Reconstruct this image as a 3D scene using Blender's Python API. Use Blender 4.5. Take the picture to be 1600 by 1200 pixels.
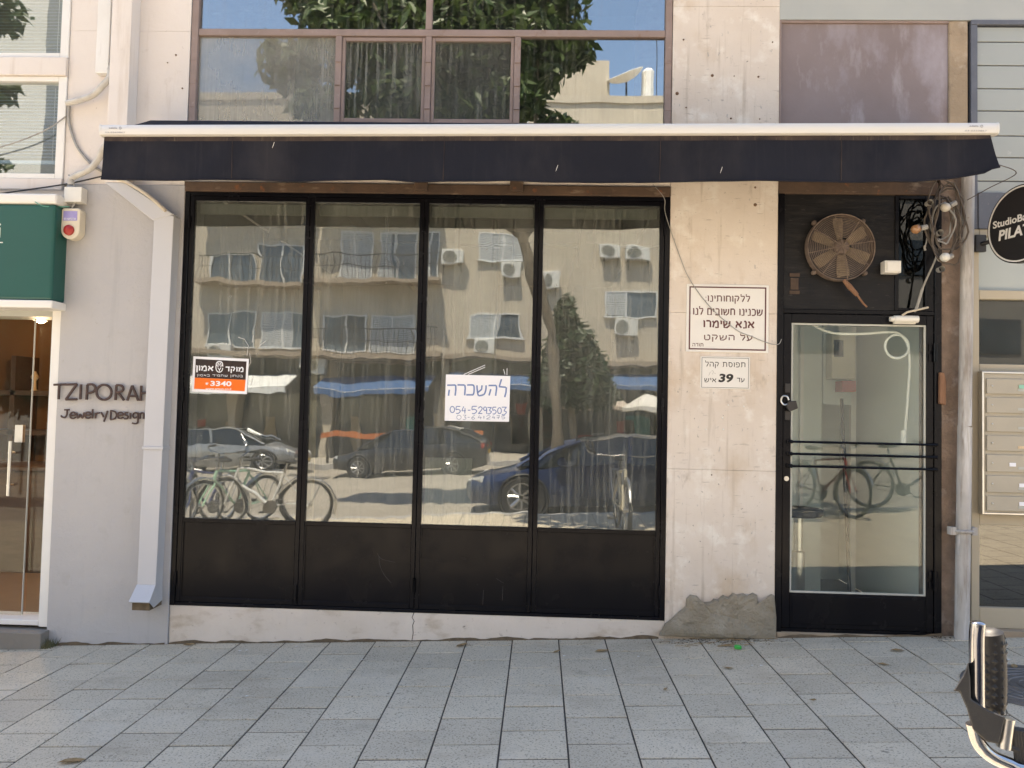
import bpy, bmesh, math, random
from mathutils import Vector, Matrix
random.seed(11)
sc = bpy.context.scene
for o in list(bpy.data.objects): bpy.data.objects.remove(o)
col = sc.collection
rad = math.radians

# ------------------------------------------------------------ camera
F_PX, YAW, PITCH, ROLL = 1206.84, .0368207, .0391926, .0222219
CAM = Vector((0, -5.10765, 1.46828))
def cam_axes():
    r = Vector((math.cos(YAW), math.sin(YAW), 0)); f = Vector((-math.sin(YAW), math.cos(YAW), 0)); u = Vector((0, 0, 1))
    f, u = f*math.cos(PITCH)+u*math.sin(PITCH), u*math.cos(PITCH)-f*math.sin(PITCH)
    r, u = r*math.cos(ROLL)+u*math.sin(ROLL), u*math.cos(ROLL)-r*math.sin(ROLL)
    return r, u, f
CR, CU, CF = cam_axes()
cd = bpy.data.cameras.new('camera'); cam = bpy.data.objects.new('camera', cd); col.objects.link(cam)
cd.sensor_fit = 'HORIZONTAL'; cd.sensor_width = 36; cd.lens = 36*F_PX/1600; cd.clip_start = .05; cd.clip_end = 2000
M3 = Matrix((CR, CU, -CF)).transposed()
cam.matrix_world = Matrix.Translation(CAM) @ M3.to_4x4()
sc.camera = cam

# ------------------------------------------------------------ sky, sun, exposure
SUN_EL, SUN_AZ = rad(69), rad(-14)        # sun stands behind the shop row, azimuth from +Y towards +X
w = bpy.data.worlds.new('World'); sc.world = w; w.use_nodes = True
wt = w.node_tree; bg = wt.nodes['Background']
sky = wt.nodes.new('ShaderNodeTexSky'); sky.sky_type = 'NISHITA'; sky.sun_disc = False
sky.sun_elevation = SUN_EL; sky.sun_rotation = SUN_AZ; sky.air_density = 1.0; sky.dust_density = .2; sky.ozone_density = 2.2
wt.links.new(sky.outputs[0], bg.inputs[0]); bg.inputs[1].default_value = .15
sl = bpy.data.lights.new('sun', 'SUN'); sl.energy = 5.0; sl.angle = rad(.5); sl.color = (1, .95, .87)
so = bpy.data.objects.new('sun', sl); col.objects.link(so)
sd = Vector((math.sin(SUN_AZ)*math.cos(SUN_EL), math.cos(SUN_AZ)*math.cos(SUN_EL), math.sin(SUN_EL)))
so.rotation_euler = sd.to_track_quat('Z', 'Y').to_euler(); so.location = (0, 6, 20)
vs = sc.view_settings; vs.view_transform = 'Standard'; vs.look = 'None'; vs.gamma = 1; vs.use_curve_mapping = False
vs.exposure = 1.85
vs.use_white_balance = True; vs.white_balance_temperature = 7700; vs.white_balance_tint = 13
sc.cycles.use_denoising = True
sc.cycles.max_bounces = 7; sc.cycles.diffuse_bounces = 3; sc.cycles.glossy_bounces = 4; sc.cycles.transparent_max_bounces = 16
sc.cycles.caustics_reflective = False; sc.cycles.caustics_refractive = False

# ------------------------------------------------------------ helpers
GX, GY = .0426, -.0042
def gz(x, y=0): return GX*max(-30, min(30, x)) + GY*max(y, -6)
def at(px, py, Y=0.):
    """the point on the plane y = Y that shows at this photograph pixel (surveying aid)"""
    v = CR*((px-800)/F_PX) + CU*((600-py)/F_PX) + CF
    return CAM + v*((Y-CAM.y)/v.y)
I4 = Matrix.Identity(4)
WM = {}
class MB:
    def __init__(s): s.v = []; s.f = []
    def add(s, vs, fs):
        n = len(s.v); s.v += [tuple(v) for v in vs]; s.f += [tuple(i+n for i in f) for f in fs]; return s
    def box(s, x0, x1, y0, y1, z0, z1, M=None):
        vs = [Vector((x, y, z)) for x in (x0, x1) for y in (y0, y1) for z in (z0, z1)]
        if M: vs = [M @ v for v in vs]
        return s.add(vs, [(0,1,3,2),(4,6,7,5),(0,4,5,1),(2,3,7,6),(0,2,6,4),(1,5,7,3)])
    def prism(s, poly, y0, y1, fn=None):
        """poly in (x,z) turning counter-clockwise seen from -Y, front at y0"""
        n = len(poly); fn = fn or (lambda x, y, z: (x, y, z))
        vs = [fn(p[0], y0, p[1]) for p in poly]+[fn(p[0], y1, p[1]) for p in poly]
        fs = [tuple(range(n)), tuple(reversed(range(n, 2*n)))]
        fs += [(i, i+n, (i+1) % n+n, (i+1) % n) for i in range(n)]
        return s.add(vs, fs)
    def tube(s, pts, r, n=8, closed=False, sy=1.0, caps=True):
        pts = [Vector(p) for p in pts]; m = len(pts)
        rs = r if isinstance(r, (list, tuple)) else [r]*m
        base = len(s.v); up = None
        for i, p in enumerate(pts):
            if closed: t = pts[(i+1) % m]-pts[i-1]
            else: t = pts[min(i+1, m-1)]-pts[max(i-1, 0)]
            if t.length < 1e-9: t = Vector((0, 0, 1))
            t.normalize()
            if up is None: up = Vector((0, 0, 1)) if abs(t.z) < .9 else Vector((1, 0, 0))
            a = t.cross(up)
            if a.length < 1e-6: a = t.cross(Vector((0, 1, 0)))
            a.normalize(); b = a.cross(t); up = b
            for k in range(n):
                th = 2*math.pi*k/n; d = a*math.cos(th)*rs[i]+b*math.sin(th)*rs[i]
                d.y *= sy; s.v.append(tuple(p+d))
        for i in range(m if closed else m-1):
            j = (i+1) % m
            for k in range(n):
                k2 = (k+1) % n
                s.f.append((base+i*n+k, base+i*n+k2, base+j*n+k2, base+j*n+k))
        if not closed and caps:
            s.f.append(tuple(base+k for k in reversed(range(n)))); s.f.append(tuple(base+(m-1)*n+k for k in range(n)))
        return s
    def lathe(s, prof, c, axis='z', n=20):
        c = Vector(c); base = len(s.v)
        for r, h in prof:
            for k in range(n):
                th = 2*math.pi*k/n; a, b = r*math.cos(th), r*math.sin(th)
                d = {'z': (a, b, h), 'y': (a, h, b), 'x': (h, a, b)}[axis]
                s.v.append(tuple(c+Vector(d)))
        for i in range(len(prof)-1):
            for k in range(n):
                k2 = (k+1) % n
                s.f.append((base+i*n+k, base+i*n+k2, base+(i+1)*n+k2, base+(i+1)*n+k))
        s.f.append(tuple(base+k for k in reversed(range(n)))); s.f.append(tuple(base+(len(prof)-1)*n+k for k in range(n)))
        return s
    def ring(s, c, R, r, axis='y', n=40, m=6):
        c = Vector(c); pts = []
        for k in range(n):
            th = 2*math.pi*k/n; a, b = R*math.cos(th), R*math.sin(th)
            pts.append(c+Vector({'z': (a, b, 0), 'y': (a, 0, b), 'x': (0, a, b)}[axis]))
        return s.tube(pts, r, m, closed=True)
    def mesh(s, name, bev=0, seg=1, smooth=False):
        me = bpy.data.meshes.new(name); me.from_pydata(s.v, [], s.f)
        bm = bmesh.new(); bm.from_mesh(me)
        bmesh.ops.recalc_face_normals(bm, faces=bm.faces)
        if bev:
            es = [e for e in bm.edges if len(e.link_faces) == 2 and e.calc_face_angle(0) > .5]
            bmesh.ops.bevel(bm, geom=es, offset=bev, segments=seg, profile=.7, affect='EDGES', clamp_overlap=True)
        bm.to_mesh(me); bm.free()
        if smooth:
            for p in me.polygons: p.use_smooth = True
            try: me.set_sharp_from_angle(angle=rad(40))
            except Exception: pass
        return me
    def build(s, name, mat, parent=None, bev=0, seg=1, smooth=False, org=None):
        me = s.mesh(name, bev, seg, smooth); me.materials.append(mat)
        o = bpy.data.objects.new(name, me); col.objects.link(o)
        if org is not None:
            me.transform(Matrix.Translation(-Vector(org))); o.location = org; WM[o.name] = Matrix.Translation(Vector(org))
        else: WM[o.name] = I4
        if parent is not None:
            o.parent = parent; o.matrix_parent_inverse = WM[parent.name].inverted()
        return o
def tag(o, label=None, cat=None, group=None, kind=None):
    if label: o['label'] = label
    if cat: o['category'] = cat
    if group: o['group'] = group
    if kind: o['kind'] = kind
    return o
def thing(name, label, cat, loc=(0, 0, 0), group=None):
    o = bpy.data.objects.new(name, None); col.objects.link(o); o.location = loc; o.empty_display_size = .1
    WM[o.name] = Matrix.Translation(Vector(loc)); return tag(o, label, cat, group)
def place(o, loc, rz=0, rx=0, ry=0, s=1):
    o.location = loc; o.rotation_euler = (rx, ry, rz); o.scale = (s, s, s)
def copy_tree(o, parent=None):
    c = o.copy(); col.objects.link(c); c.parent = parent
    for ch in [x for x in bpy.data.objects if x.parent == o]: copy_tree(ch, c)
    return c
def bez(ps, n=16):
    """smooth curve through points (Catmull-Rom)"""
    ps = [Vector(p) for p in ps]; out = []
    for i in range(len(ps)-1):
        p0 = ps[max(i-1, 0)]; p1 = ps[i]; p2 = ps[i+1]; p3 = ps[min(i+2, len(ps)-1)]
        for k in range(n):
            t = k/n
            out.append(.5*((2*p1)+(p2-p0)*t+(2*p0-5*p1+4*p2-p3)*t*t+(3*p1-p0-3*p2+p3)*t**3))
    return out+[ps[-1]]

# ------------------------------------------------------------ materials
class NT:
    def __init__(s, name):
        s.m = bpy.data.materials.new(name); s.m.use_nodes = True; s.t = s.m.node_tree; s.t.nodes.clear()
        s.out = s.n('ShaderNodeOutputMaterial')
        s.pos = s.n('ShaderNodeNewGeometry').outputs['Position']
    def n(s, t, **k):
        x = s.t.nodes.new(t)
        for a, b in k.items(): setattr(x, a, b)
        return x
    def l(s, a, b): s.t.links.new(a, b)
    def vec(s, st):
        if st is None: return s.pos
        v = s.n('ShaderNodeVectorMath', operation='MULTIPLY'); s.l(s.pos, v.inputs[0]); v.inputs[1].default_value = st; return v.outputs[0]
    def noise(s, scale, detail=5, st=None, rough=.55, dist=0):
        x = s.n('ShaderNodeTexNoise'); x.inputs['Scale'].default_value = scale; x.inputs['Detail'].default_value = detail
        x.inputs['Roughness'].default_value = rough; x.inputs['Distortion'].default_value = dist
        s.l(s.vec(st), x.inputs['Vector']); return x.outputs['Fac']
    def ramp(s, v, lo, hi, a=0., b=1.):
        x = s.n('ShaderNodeMapRange'); s.l(v, x.inputs[0]); x.inputs[1].default_value = lo; x.inputs[2].default_value = hi
        x.inputs[3].default_value = a; x.inputs[4].default_value = b; return x.outputs[0]
    def math(s, op, a, b=0.):
        x = s.n('ShaderNodeMath', operation=op)
        for i, q in enumerate((a, b)):
            if isinstance(q, (int, float)): x.inputs[i].default_value = q
            else: s.l(q, x.inputs[i])
        return x.outputs[0]
    def mix(s, f, a, b):
        x = s.n('ShaderNodeMix', data_type='RGBA')
        if isinstance(f, (int, float)): x.inputs[0].default_value = f
        else: s.l(f, x.inputs[0])
        for i, q in ((6, a), (7, b)):
            if isinstance(q, tuple): x.inputs[i].default_value = (*q[:3], 1)
            else: s.l(q, x.inputs[i])
        return x.outputs[2]
MATS = {}
def surf(name, base, var=None, vscale=3., layers=(), rough=.6, rvar=0., metal=0., bump=(), rand=0., st=None, spec=.5, coat=0.):
    if name in MATS: return MATS[name]
    t = NT(name); b = t.n('ShaderNodeBsdfPrincipled')
    c = t.mix(t.ramp(t.noise(vscale, 6, st), .32, .68), base, var or tuple(x*.85 for x in base))
    for lc, lst, ls, lo, hi, amt in layers:
        c = t.mix(t.ramp(t.noise(ls, 7, lst, .6), lo, hi, 0, amt), c, lc)
    if rand:
        oi = t.n('ShaderNodeObjectInfo'); hs = t.n('ShaderNodeHueSaturation')
        t.l(t.ramp(oi.outputs['Random'], 0, 1, 1-rand, 1+rand), hs.inputs['Value']); t.l(c, hs.inputs['Color']); c = hs.outputs[0]
    t.l(c, b.inputs['Base Color']); b.inputs['Metallic'].default_value = metal
    b.inputs['Specular IOR Level'].default_value = spec
    if coat: b.inputs['Coat Weight'].default_value = coat; b.inputs['Coat Roughness'].default_value = .05
    if rvar: t.l(t.ramp(t.noise(vscale*2.3, 5, st), .3, .7, rough-rvar, rough+rvar), b.inputs['Roughness'])
    else: b.inputs['Roughness'].default_value = rough
    prev = None
    for bs, bd, bst in bump:
        x = t.n('ShaderNodeBump'); x.inputs['Strength'].default_value = 1; x.inputs['Distance'].default_value = bd
        t.l(t.noise(bs, 6, bst, .6), x.inputs['Height'])
        if prev: t.l(prev, x.inputs['Normal'])
        prev = x.outputs[0]
    if prev: t.l(prev, b.inputs['Normal'])
    t.l(b.outputs[0], t.out.inputs[0]); MATS[name] = t.m; return t.m
def glass(name, r0=.06, tint=(.93, .96, .95), dust=.03, streak=0., dcol=(.55, .55, .52), wav=.0004, ws=2.2, spots=.0):
    t = NT(name)
    tr = t.n('ShaderNodeBsdfTransparent'); tr.inputs[0].default_value = (*tint, 1)
    gl = t.n('ShaderNodeBsdfGlossy'); gl.inputs['Roughness'].default_value = .012; gl.inputs[0].default_value = (.97, 1, .99, 1)
    bp = t.n('ShaderNodeBump'); bp.inputs['Strength'].default_value = 1; bp.inputs['Distance'].default_value = wav
    t.l(t.noise(ws, 2, (1, 0, .8), .4), bp.inputs['Height']); t.l(bp.outputs[0], gl.inputs['Normal'])
    lw = t.n('ShaderNodeLayerWeight'); lw.inputs[0].default_value = .5
    f = t.math('ADD', t.math('MULTIPLY', t.math('POWER', lw.outputs['Facing'], 5.), 1-r0), r0)
    m1 = t.n('ShaderNodeMixShader'); t.l(f, m1.inputs[0]); t.l(tr.outputs[0], m1.inputs[1]); t.l(gl.outputs[0], m1.inputs[2])
    df = t.n('ShaderNodeBsdfDiffuse'); df.inputs[0].default_value = (*dcol, 1)
    d = t.ramp(t.noise(1.3, 6), .35, .75, dust*.4, dust*1.8)
    if streak:
        sk = t.math('MULTIPLY', t.ramp(t.noise(6, 5, (7, 0, .25), .65), .48, .72), t.ramp(t.noise(1.1, 3), .35, .65, .15, 1))
        d = t.math('ADD', d, t.math('MULTIPLY', sk, streak))
    if spots:
        d = t.math('ADD', d, t.ramp(t.noise(38, 3, None, .5), .70, .76, 0, spots))
    m2 = t.n('ShaderNodeMixShader'); t.l(d, m2.inputs[0]); t.l(m1.outputs[0], m2.inputs[1]); t.l(df.outputs[0], m2.inputs[2])
    t.l(m2.outputs[0], t.out.inputs[0]); MATS[name] = t.m; return t.m
def leafmat(name, c1, c2):
    t = NT(name); oi = t.noise(2.5, 3)
    c = t.mix(t.ramp(oi, .35, .65), c1, c2)
    b = t.n('ShaderNodeBsdfPrincipled'); t.l(c, b.inputs['Base Color']); b.inputs['Roughness'].default_value = .45
    tl = t.n('ShaderNodeBsdfTranslucent'); t.l(c, tl.inputs[0])
    m = t.n('ShaderNodeMixShader'); m.inputs[0].default_value = .3; t.l(b.outputs[0], m.inputs[1]); t.l(tl.outputs[0], m.inputs[2])
    t.l(m.outputs[0], t.out.inputs[0]); MATS[name] = t.m; return t.m
def emit(name, c, s):
    t = NT(name); e = t.n('ShaderNodeEmission'); e.inputs[0].default_value = (*c, 1); e.inputs[1].default_value = s
    t.l(e.outputs[0], t.out.inputs[0]); return t.m

m_plaster = surf('whitewashed_stone', (.73, .66, .59), (.64, .56, .485), 1.6, [
    ((.50, .37, .24), (1, 1, .6), 2.6, .54, .70, .6), ((.80, .76, .70), None, 5, .54, .66, .8),
    ((.34, .28, .23), (1, 1, .5), 10, .61, .72, .55), ((.36, .29, .22), (7, 7, .4), 3, .56, .70, .5), ((.38, .33, .29), (1, 1, 6), 8, .61, .69, .6), ((.30, .29, .29), (2, 1, 1), 16, .64, .70, .6), ((.15, .13, .11), None, 38, .65, .71, .75)],
    rough=.85, bump=[(30, .003, None), (6, .006, None), (140, .0008, None)])
m_plaster2 = surf('pink_white_plaster', (.76, .705, .66), (.70, .64, .59), 1.3, [
    ((.48, .39, .31), (4, 4, .4), 2.4, .57, .74, .45), ((.22, .18, .15), None, 17, .67, .75, .6), ((.40, .33, .27), None, 6, .62, .74, .4)], rough=.85, bump=[(25, .003, None), (110, .0008, None)])
m_plinth = surf('plinth_paint', (.71, .64, .575), (.62, .55, .48), 2, [
    ((.40, .31, .22), (1, 1, 2), 4, .55, .70, .6), ((.10, .08, .07), (1.5, 1, 3), 8, .64, .72, .7), ((.30, .24, .18), None, 30, .64, .72, .5)], rough=.85, bump=[(28, .004, None), (6, .008, None)])
m_greypaint = surf('grey_wall_paint', (.455, .445, .445), (.415, .41, .42), 1.1, [
    ((.50, .47, .42), (1, 1, .7), 1.6, .56, .76, .5), ((.33, .33, .34), (5, 5, .35), 3, .57, .75, .4), ((.30, .28, .25), None, 20, .68, .75, .5), ((.36, .345, .33), None, 5, .58, .72, .45)], rough=.7, bump=[(40, .002, None), (5, .012, None)])
m_drain = surf('grey_drain_paint', (.52, .525, .55), (.49, .50, .53), 2, [((.34, .32, .3), (4, 4, .6), 3, .66, .8, .4)], rough=.5, bump=[(12, .001, None)])
m_white = surf('white_paint', (.80, .79, .76), (.74, .72, .68), 3, [((.42, .36, .29), (4, 4, .7), 4, .66, .8, .4)], rough=.5, bump=[(30, .0007, None)])
m_powder = surf('white_powder_coat', (.68, .67, .65), (.63, .62, .59), 1.2, [((.50, .44, .36), (.7, 3, 9), 6, .63, .8, .3)], rough=.35)
m_black = surf('black_gloss_paint', (.0075, .0072, .0085), (.0055, .0055, .008), 2, [
    ((.03, .028, .028), (1.2, 1, 1), 5, .62, .82, .35), ((.11, .10, .10), (11, 1, .5), 4.2, .69, .75, .30), ((.22, .21, .2), None, 70, .73, .77, .5)], rough=.24, rvar=.08, bump=[(9, .0012, None)], spec=.15)
m_blackw = surf('black_painted_board', (.007, .007, .008), (.014, .013, .013), 3, [
    ((.05, .045, .042), (.5, 1, 4), 5, .53, .75, .6), ((.11, .10, .095), (1.2, 1, 7), 9, .63, .72, .5), ((.2, .19, .18), None, 60, .7, .75, .5)], spec=.22, rough=.5, bump=[(20, .003, (.5, 1, 3))])
m_rust = surf('old_mauve_metal', (.31, .235, .215), (.25, .19, .17), 6, [((.20, .10, .055), None, 9, .60, .74, .7), ((.42, .35, .31), None, 30, .62, .74, .5)], rough=.75, bump=[(60, .0018, None)])
m_rustdark = surf('rusty_header', (.12, .075, .05), (.06, .04, .03), 5, [((.30, .23, .17), (1, 1, 3), 6, .58, .72, .7), ((.25, .09, .035), None, 14, .62, .72, .8)], rough=.85, bump=[(40, .004, None)])
m_fanrust = surf('rusty_fan_steel', (.20, .15, .118), (.13, .095, .08), 30, [((.34, .26, .18), None, 50, .55, .7, .6)], rough=.75, metal=.2, bump=[(120, .0008, None)])
m_blade = surf('fan_blade_tan', (.36, .28, .18), (.20, .15, .10), 14, [((.08, .06, .05), None, 25, .6, .75, .6)], rough=.7, bump=[(80, .0008, None)])
m_navy = surf('awning_cloth', (.0105, .012, .019), (.015, .0165, .025), 1.5, [((.05, .046, .05), (1.2, 2, .6), 2.5, .50, .74, .35), ((.05, .046, .05), (12, 1, .4), 3, .57, .74, .18), ((.20, .17, .15), None, 40, .76, .8, .4)], rough=.9, bump=[(500, .0004, None), (3, .012, (1, 1, .4))], spec=.2)
m_navyfade = surf('awning_cloth_worn_hem', (.075, .058, .052), (.03, .027, .032), 8, [((.14, .11, .09), (14, 1, 1), 6, .58, .72, .6)], rough=.95, spec=.1)
m_cement = surf('cement_patch', (.34, .295, .225), (.25, .215, .16), 4, [((.42, .38, .31), None, 7, .56, .7, .6), ((.12, .10, .08), None, 11, .66, .74, .6)], rough=.95, bump=[(9, .05, None), (40, .012, None)])
m_concrete = surf('old_concrete_strip', (.40, .31, .22), (.30, .23, .16), 5, [((.18, .13, .09), None, 8, .58, .7, .7), ((.55, .47, .38), None, 6, .6, .7, .6)], rough=.95, bump=[(20, .01, None), (70, .003, None)])
m_purple = surf('mauve_painted_board', (.22, .175, .175), (.26, .215, .22), 2, [((.40, .37, .42), (1, 1, .6), 2.1, .50, .66, .75), ((.44, .41, .44), (1.4, 1, .5), 5, .56, .7, .5), ((.15, .11, .1), None, 20, .7, .78, .4)], rough=.75, bump=[(30, .001, None)])
m_bandgrey = surf('grey_green_band', (.42, .44, .42), (.38, .40, .39), 2, [((.30, .29, .27), (3, 3, .5), 3, .64, .8, .4)], rough=.6)
m_paver = surf('concrete_paver', (.60, .52, .40), (.53, .458, .35), 2.2, [
    ((.16, .14, .11), None, 105, .53, .66, .9), ((.66, .60, .48), None, 120, .57, .68, .8), ((.32, .27, .20), None, 4, .58, .76, .5), ((.60, .53, .43), None, 3.3, .56, .7, .5), ((.10, .085, .065), None, 19, .665, .72, .6), ((.17, .145, .115), None, 7.5, .69, .73, .6), ((.36, .29, .21), (1, 2, 1), 1.7, .56, .72, .5)],
    rough=.88, bump=[(130, .0022, None), (30, .002, None)], rand=.08)
m_joint = surf('joint_sand', (.075, .065, .056), (.05, .044, .038), 12, rough=.98, bump=[(120, .004, None)])
m_asphalt = surf('dusty_asphalt', (.36, .32, .265), (.28, .25, .21), .6, [((.42, .38, .32), None, 90, .56, .7, .6)], rough=.9, bump=[(120, .006, None)])
m_walk = surf('far_pavement', (.40, .36, .30), (.34, .31, .26), 2, rough=.9)
m_kerb = surf('kerb_stone', (.42, .41, .39), (.33, .32, .31), 4, rough=.9, bump=[(60, .002, None)])
m_oldpipe = surf('weathered_white_pipe', (.50, .48, .46), (.38, .36, .34), 4, [((.22, .18, .145), (5, 5, .5), 3, .50, .66, .85), ((.68, .68, .68), (5, 5, .6), 5, .55, .7, .7), ((.2, .15, .1), None, 30, .66, .74, .6)], rough=.7, bump=[(30, .003, (1, 1, .3))])
m_roughwall = surf('rough_brown_reveal', (.30, .22, .17), (.18, .13, .10), 8, [((.42, .36, .32), None, 9, .56, .7, .6), ((.05, .04, .035), None, 7, .6, .72, .7)], rough=.95, bump=[(25, .012, None)])
m_siding = surf('pale_grey_green_board', (.36, .385, .37), (.33, .355, .345), 2, [((.56, .57, .53), None, 9, .68, .74, .5)], rough=.4)
m_slategrey = surf('slate_grey_metal', (.125, .135, .165), (.10, .11, .135), 6, [((.20, .20, .22), None, 40, .6, .7, .5)], rough=.6)
m_beige = surf('beige_aluminium', (.47, .41, .31), (.42, .365, .275), 2, [((.30, .25, .18), (4, 4, .5), 3, .66, .8, .3)], rough=.45, spec=.4)
m_mailbox = surf('mailbox_grey_beige', (.43, .39, .315), (.38, .345, .28), 3, rough=.42)
m_steel = surf('brushed_steel', (.6, .6, .58), (.5, .5, .48), 8, rough=.3, metal=1)
m_chrome = surf('chrome', (.42, .42, .43), (.34, .34, .35), 20, rough=.14, metal=1)
m_rubber = surf('black_rubber', (.022, .022, .024), (.035, .034, .033), 20, rough=.7, bump=[(200, .0006, None)])
m_plastic = surf('white_plastic', (.78, .77, .72), (.72, .70, .64), 5, [((.45, .40, .32), None, 12, .64, .76, .4)], rough=.45)
m_creamplastic = surf('aged_cream_plastic', (.70, .64, .52), (.62, .56, .45), 6, [((.36, .3, .22), None, 12, .64, .76, .4)], rough=.5)
m_cable = surf('grey_cable', (.36, .35, .33), (.27, .26, .24), 20, rough=.6)
m_cabledark = surf('brown_old_cable', (.07, .055, .045), (.12, .098, .08), 25, rough=.7)
m_insul = surf('wrapped_pipe', (.62, .60, .55), (.50, .47, .43), 18, [((.30, .27, .23), None, 12, .6, .74, .5)], rough=.75, bump=[(40, .004, None)])
m_conduit = surf('cream_conduit', (.60, .53, .42), (.50, .43, .33), 20, rough=.6)
m_green = surf('sign_green', (.009, .088, .074), (.008, .08, .068), 2, rough=.3, spec=.4)
m_signwhite = surf('sign_white', (.76, .74, .70), (.76, .74, .70), 4, [((.6, .55, .47), None, 6, .64, .8, .4)], rough=.4)
m_signred = surf('sign_dark_red', (.115, .03, .03), (.10, .03, .03), 8, rough=.5)
m_signblack = surf('print_black', (.018, .016, .017), (.014, .013, .014), 8, rough=.4)
m_stickblack = surf('sticker_black_red', (.03, .011, .010), (.016, .010, .010), 5, rough=.25)
m_orange = surf('sticker_orange', (.95, .17, .006), (.90, .16, .006), 5, rough=.3)
m_paper = surf('paper_white', (.86, .87, .92), (.84, .85, .90), 3, rough=.6)
m_ink = surf('blue_marker_ink', (.17, .26, .50), (.12, .19, .42), 60, rough=.6)
m_inkthin = surf('blue_pen_ink', (.13, .19, .36), (.10, .15, .30), 60, rough=.6)
m_letter = surf('rusted_letter_steel', (.055, .036, .032), (.10, .06, .05), 30, [((.02, .015, .014), None, 20, .55, .7, .6)], rough=.7, bump=[(150, .0008, None)])
m_red = surf('red_plastic', (.42, .03, .025), (.35, .025, .02), 8, rough=.35)
m_alarmprint = surf('purple_print', (.30, .27, .58), (.36, .33, .62), 30, rough=.5)
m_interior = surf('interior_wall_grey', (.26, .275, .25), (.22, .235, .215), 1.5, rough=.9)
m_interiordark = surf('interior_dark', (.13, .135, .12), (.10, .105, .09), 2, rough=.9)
m_intgreen = surf('interior_pale_green', (.70, .75, .70), (.66, .71, .66), 1.2, rough=.85)
m_floor = surf('interior_floor', (.16, .15, .135), (.12, .115, .10), 3, rough=.5)
m_wood = surf('pale_wood', (.74, .58, .38), (.64, .48, .30), 6, st=(12, 12, 1), rough=.7)
m_woodred = surf('broken_wood', (.27, .14, .08), (.18, .09, .05), 10, st=(10, 10, 1), rough=.8)
m_walnut = surf('walnut_shelf', (.10, .055, .03), (.07, .038, .02), 6, st=(1, 6, 6), rough=.5)
m_tanwall = surf('warm_shop_wall', (.24, .105, .03), (.18, .08, .024), 1.5, rough=.8)
m_parquet = surf('shop_parquet', (.30, .19, .11), (.24, .15, .085), 6, st=(1, 8, 1), rough=.45)
m_cabinet = surf('cabinet_beige_grey', (.46, .47, .43), (.42, .43, .395), 3, rough=.5)
m_iron = surf('dark_iron', (.05, .045, .042), (.035, .032, .03), 10, rough=.6, metal=.3)
m_brownleaf = surf('dry_leaf', (.22, .13, .055), (.34, .24, .12), 30, rough=.8)
m_caplid = surf('bright_green_plastic', (.03, .50, .08), (.03, .42, .07), 8, rough=.35)
m_litter = surf('paper_scrap', (.7, .69, .66), (.6, .58, .55), 30, rough=.8)
m_soil = surf('dirt_crumbs', (.17, .125, .08), (.10, .075, .05), 25, rough=.97)
g_main = glass('shopfront_glass', .16, tint=(.72, .75, .73), dust=.075, streak=.26, spots=.30, dcol=(.50, .50, .45), wav=.0014, ws=2.7)
g_up = glass('upper_glass', .24, tint=(.75, .78, .76), dust=.008, streak=.12, dcol=(.50, .50, .46), wav=.0006, ws=2.0)
g_up2 = glass('upper_streaked_glass', .15, tint=(.75, .78, .76), dust=.07, streak=.36, dcol=(.46, .46, .43), wav=.0006, ws=2.0)
g_up3 = glass('upper_dusty_glass', .14, tint=(.75, .78, .76), dust=.40, streak=.22, dcol=(.46, .46, .43), wav=.0006, ws=2.0)
g_door = glass('door_glass', .04, dust=.02, streak=.0, spots=.05, wav=.0005)
g_shop = glass('clear_shop_glass', .02, dust=.006, wav=.0002)
g_black = glass('dark_smoked_glass', .04, tint=(.12, .12, .12), dust=.006, wav=.0004)
g_dark = glass('grey_tinted_glass', .05, tint=(.35, .36, .33), dust=.05, dcol=(.4, .39, .34), wav=.0005)
g_blind = glass('left_window_glass', .13, dust=.012, wav=.0006)

# ------------------------------------------------------------ text helpers
def text_mesh(body, bold=0.):
    cu = bpy.data.curves.new('t', 'FONT'); cu.body = body; cu.size = 1; cu.resolution_u = 3; cu.offset = bold
    o = bpy.data.objects.new('t', cu); col.objects.link(o)
    dg = bpy.context.evaluated_depsgraph_get(); me = bpy.data.meshes.new_from_object(o.evaluated_get(dg))
    bpy.data.objects.remove(o); bpy.data.curves.remove(cu); return me
def text(body, fn, rect, name, mat, parent, bold=0., th=.0012, shear=0., rtl=False):
    """letters fitted to rect (u0,u1,v0,v1); fn maps (u, depth, v) into the world; depth 0 = surface, negative = proud"""
    if rtl: return hebrew(body, fn, rect, name, mat, parent, bold)
    me = text_mesh(body, bold)
    us = [v.co.x for v in me.vertices]; vsx = [v.co.y for v in me.vertices]
    a, b, c, d = min(us), max(us), min(vsx), max(vsx)
    u0, u1, v0, v1 = rect; n = len(me.vertices)
    m = MB(); _letters(m, me, fn, rect, (a, b, c, d), th, shear)
    bpy.data.meshes.remove(me)
    return m.build(name, mat, parent)
def _letters(m, me, fn, rect, bounds, th, shear):
    a, b, c, d = bounds; u0, u1, v0, v1 = rect; n = len(me.vertices); verts = []; fs = []
    for dep in (-th, .0004):
        for v in me.vertices:
            fu = (v.co.x-a)/(b-a); fv = (v.co.y-c)/(d-c)
            verts.append(fn(u0+fu*(u1-u0)+shear*(fv-.5)*(v1-v0), dep, v0+fv*(v1-v0)))
    for p in me.polygons:
        q = list(p.vertices); fs.append(q); fs.append([i+n for i in reversed(q)])
    ec = {}
    for p in me.polygons:
        q = list(p.vertices)
        for i in range(len(q)):
            e = (q[i], q[(i+1) % len(q)]); ec[e] = ec.get(e, 0)+1
    for (i, j) in ec:
        if (j, i) not in ec: fs.append([i, i+n, j+n, j])
    m.add(verts, fs)
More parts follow.
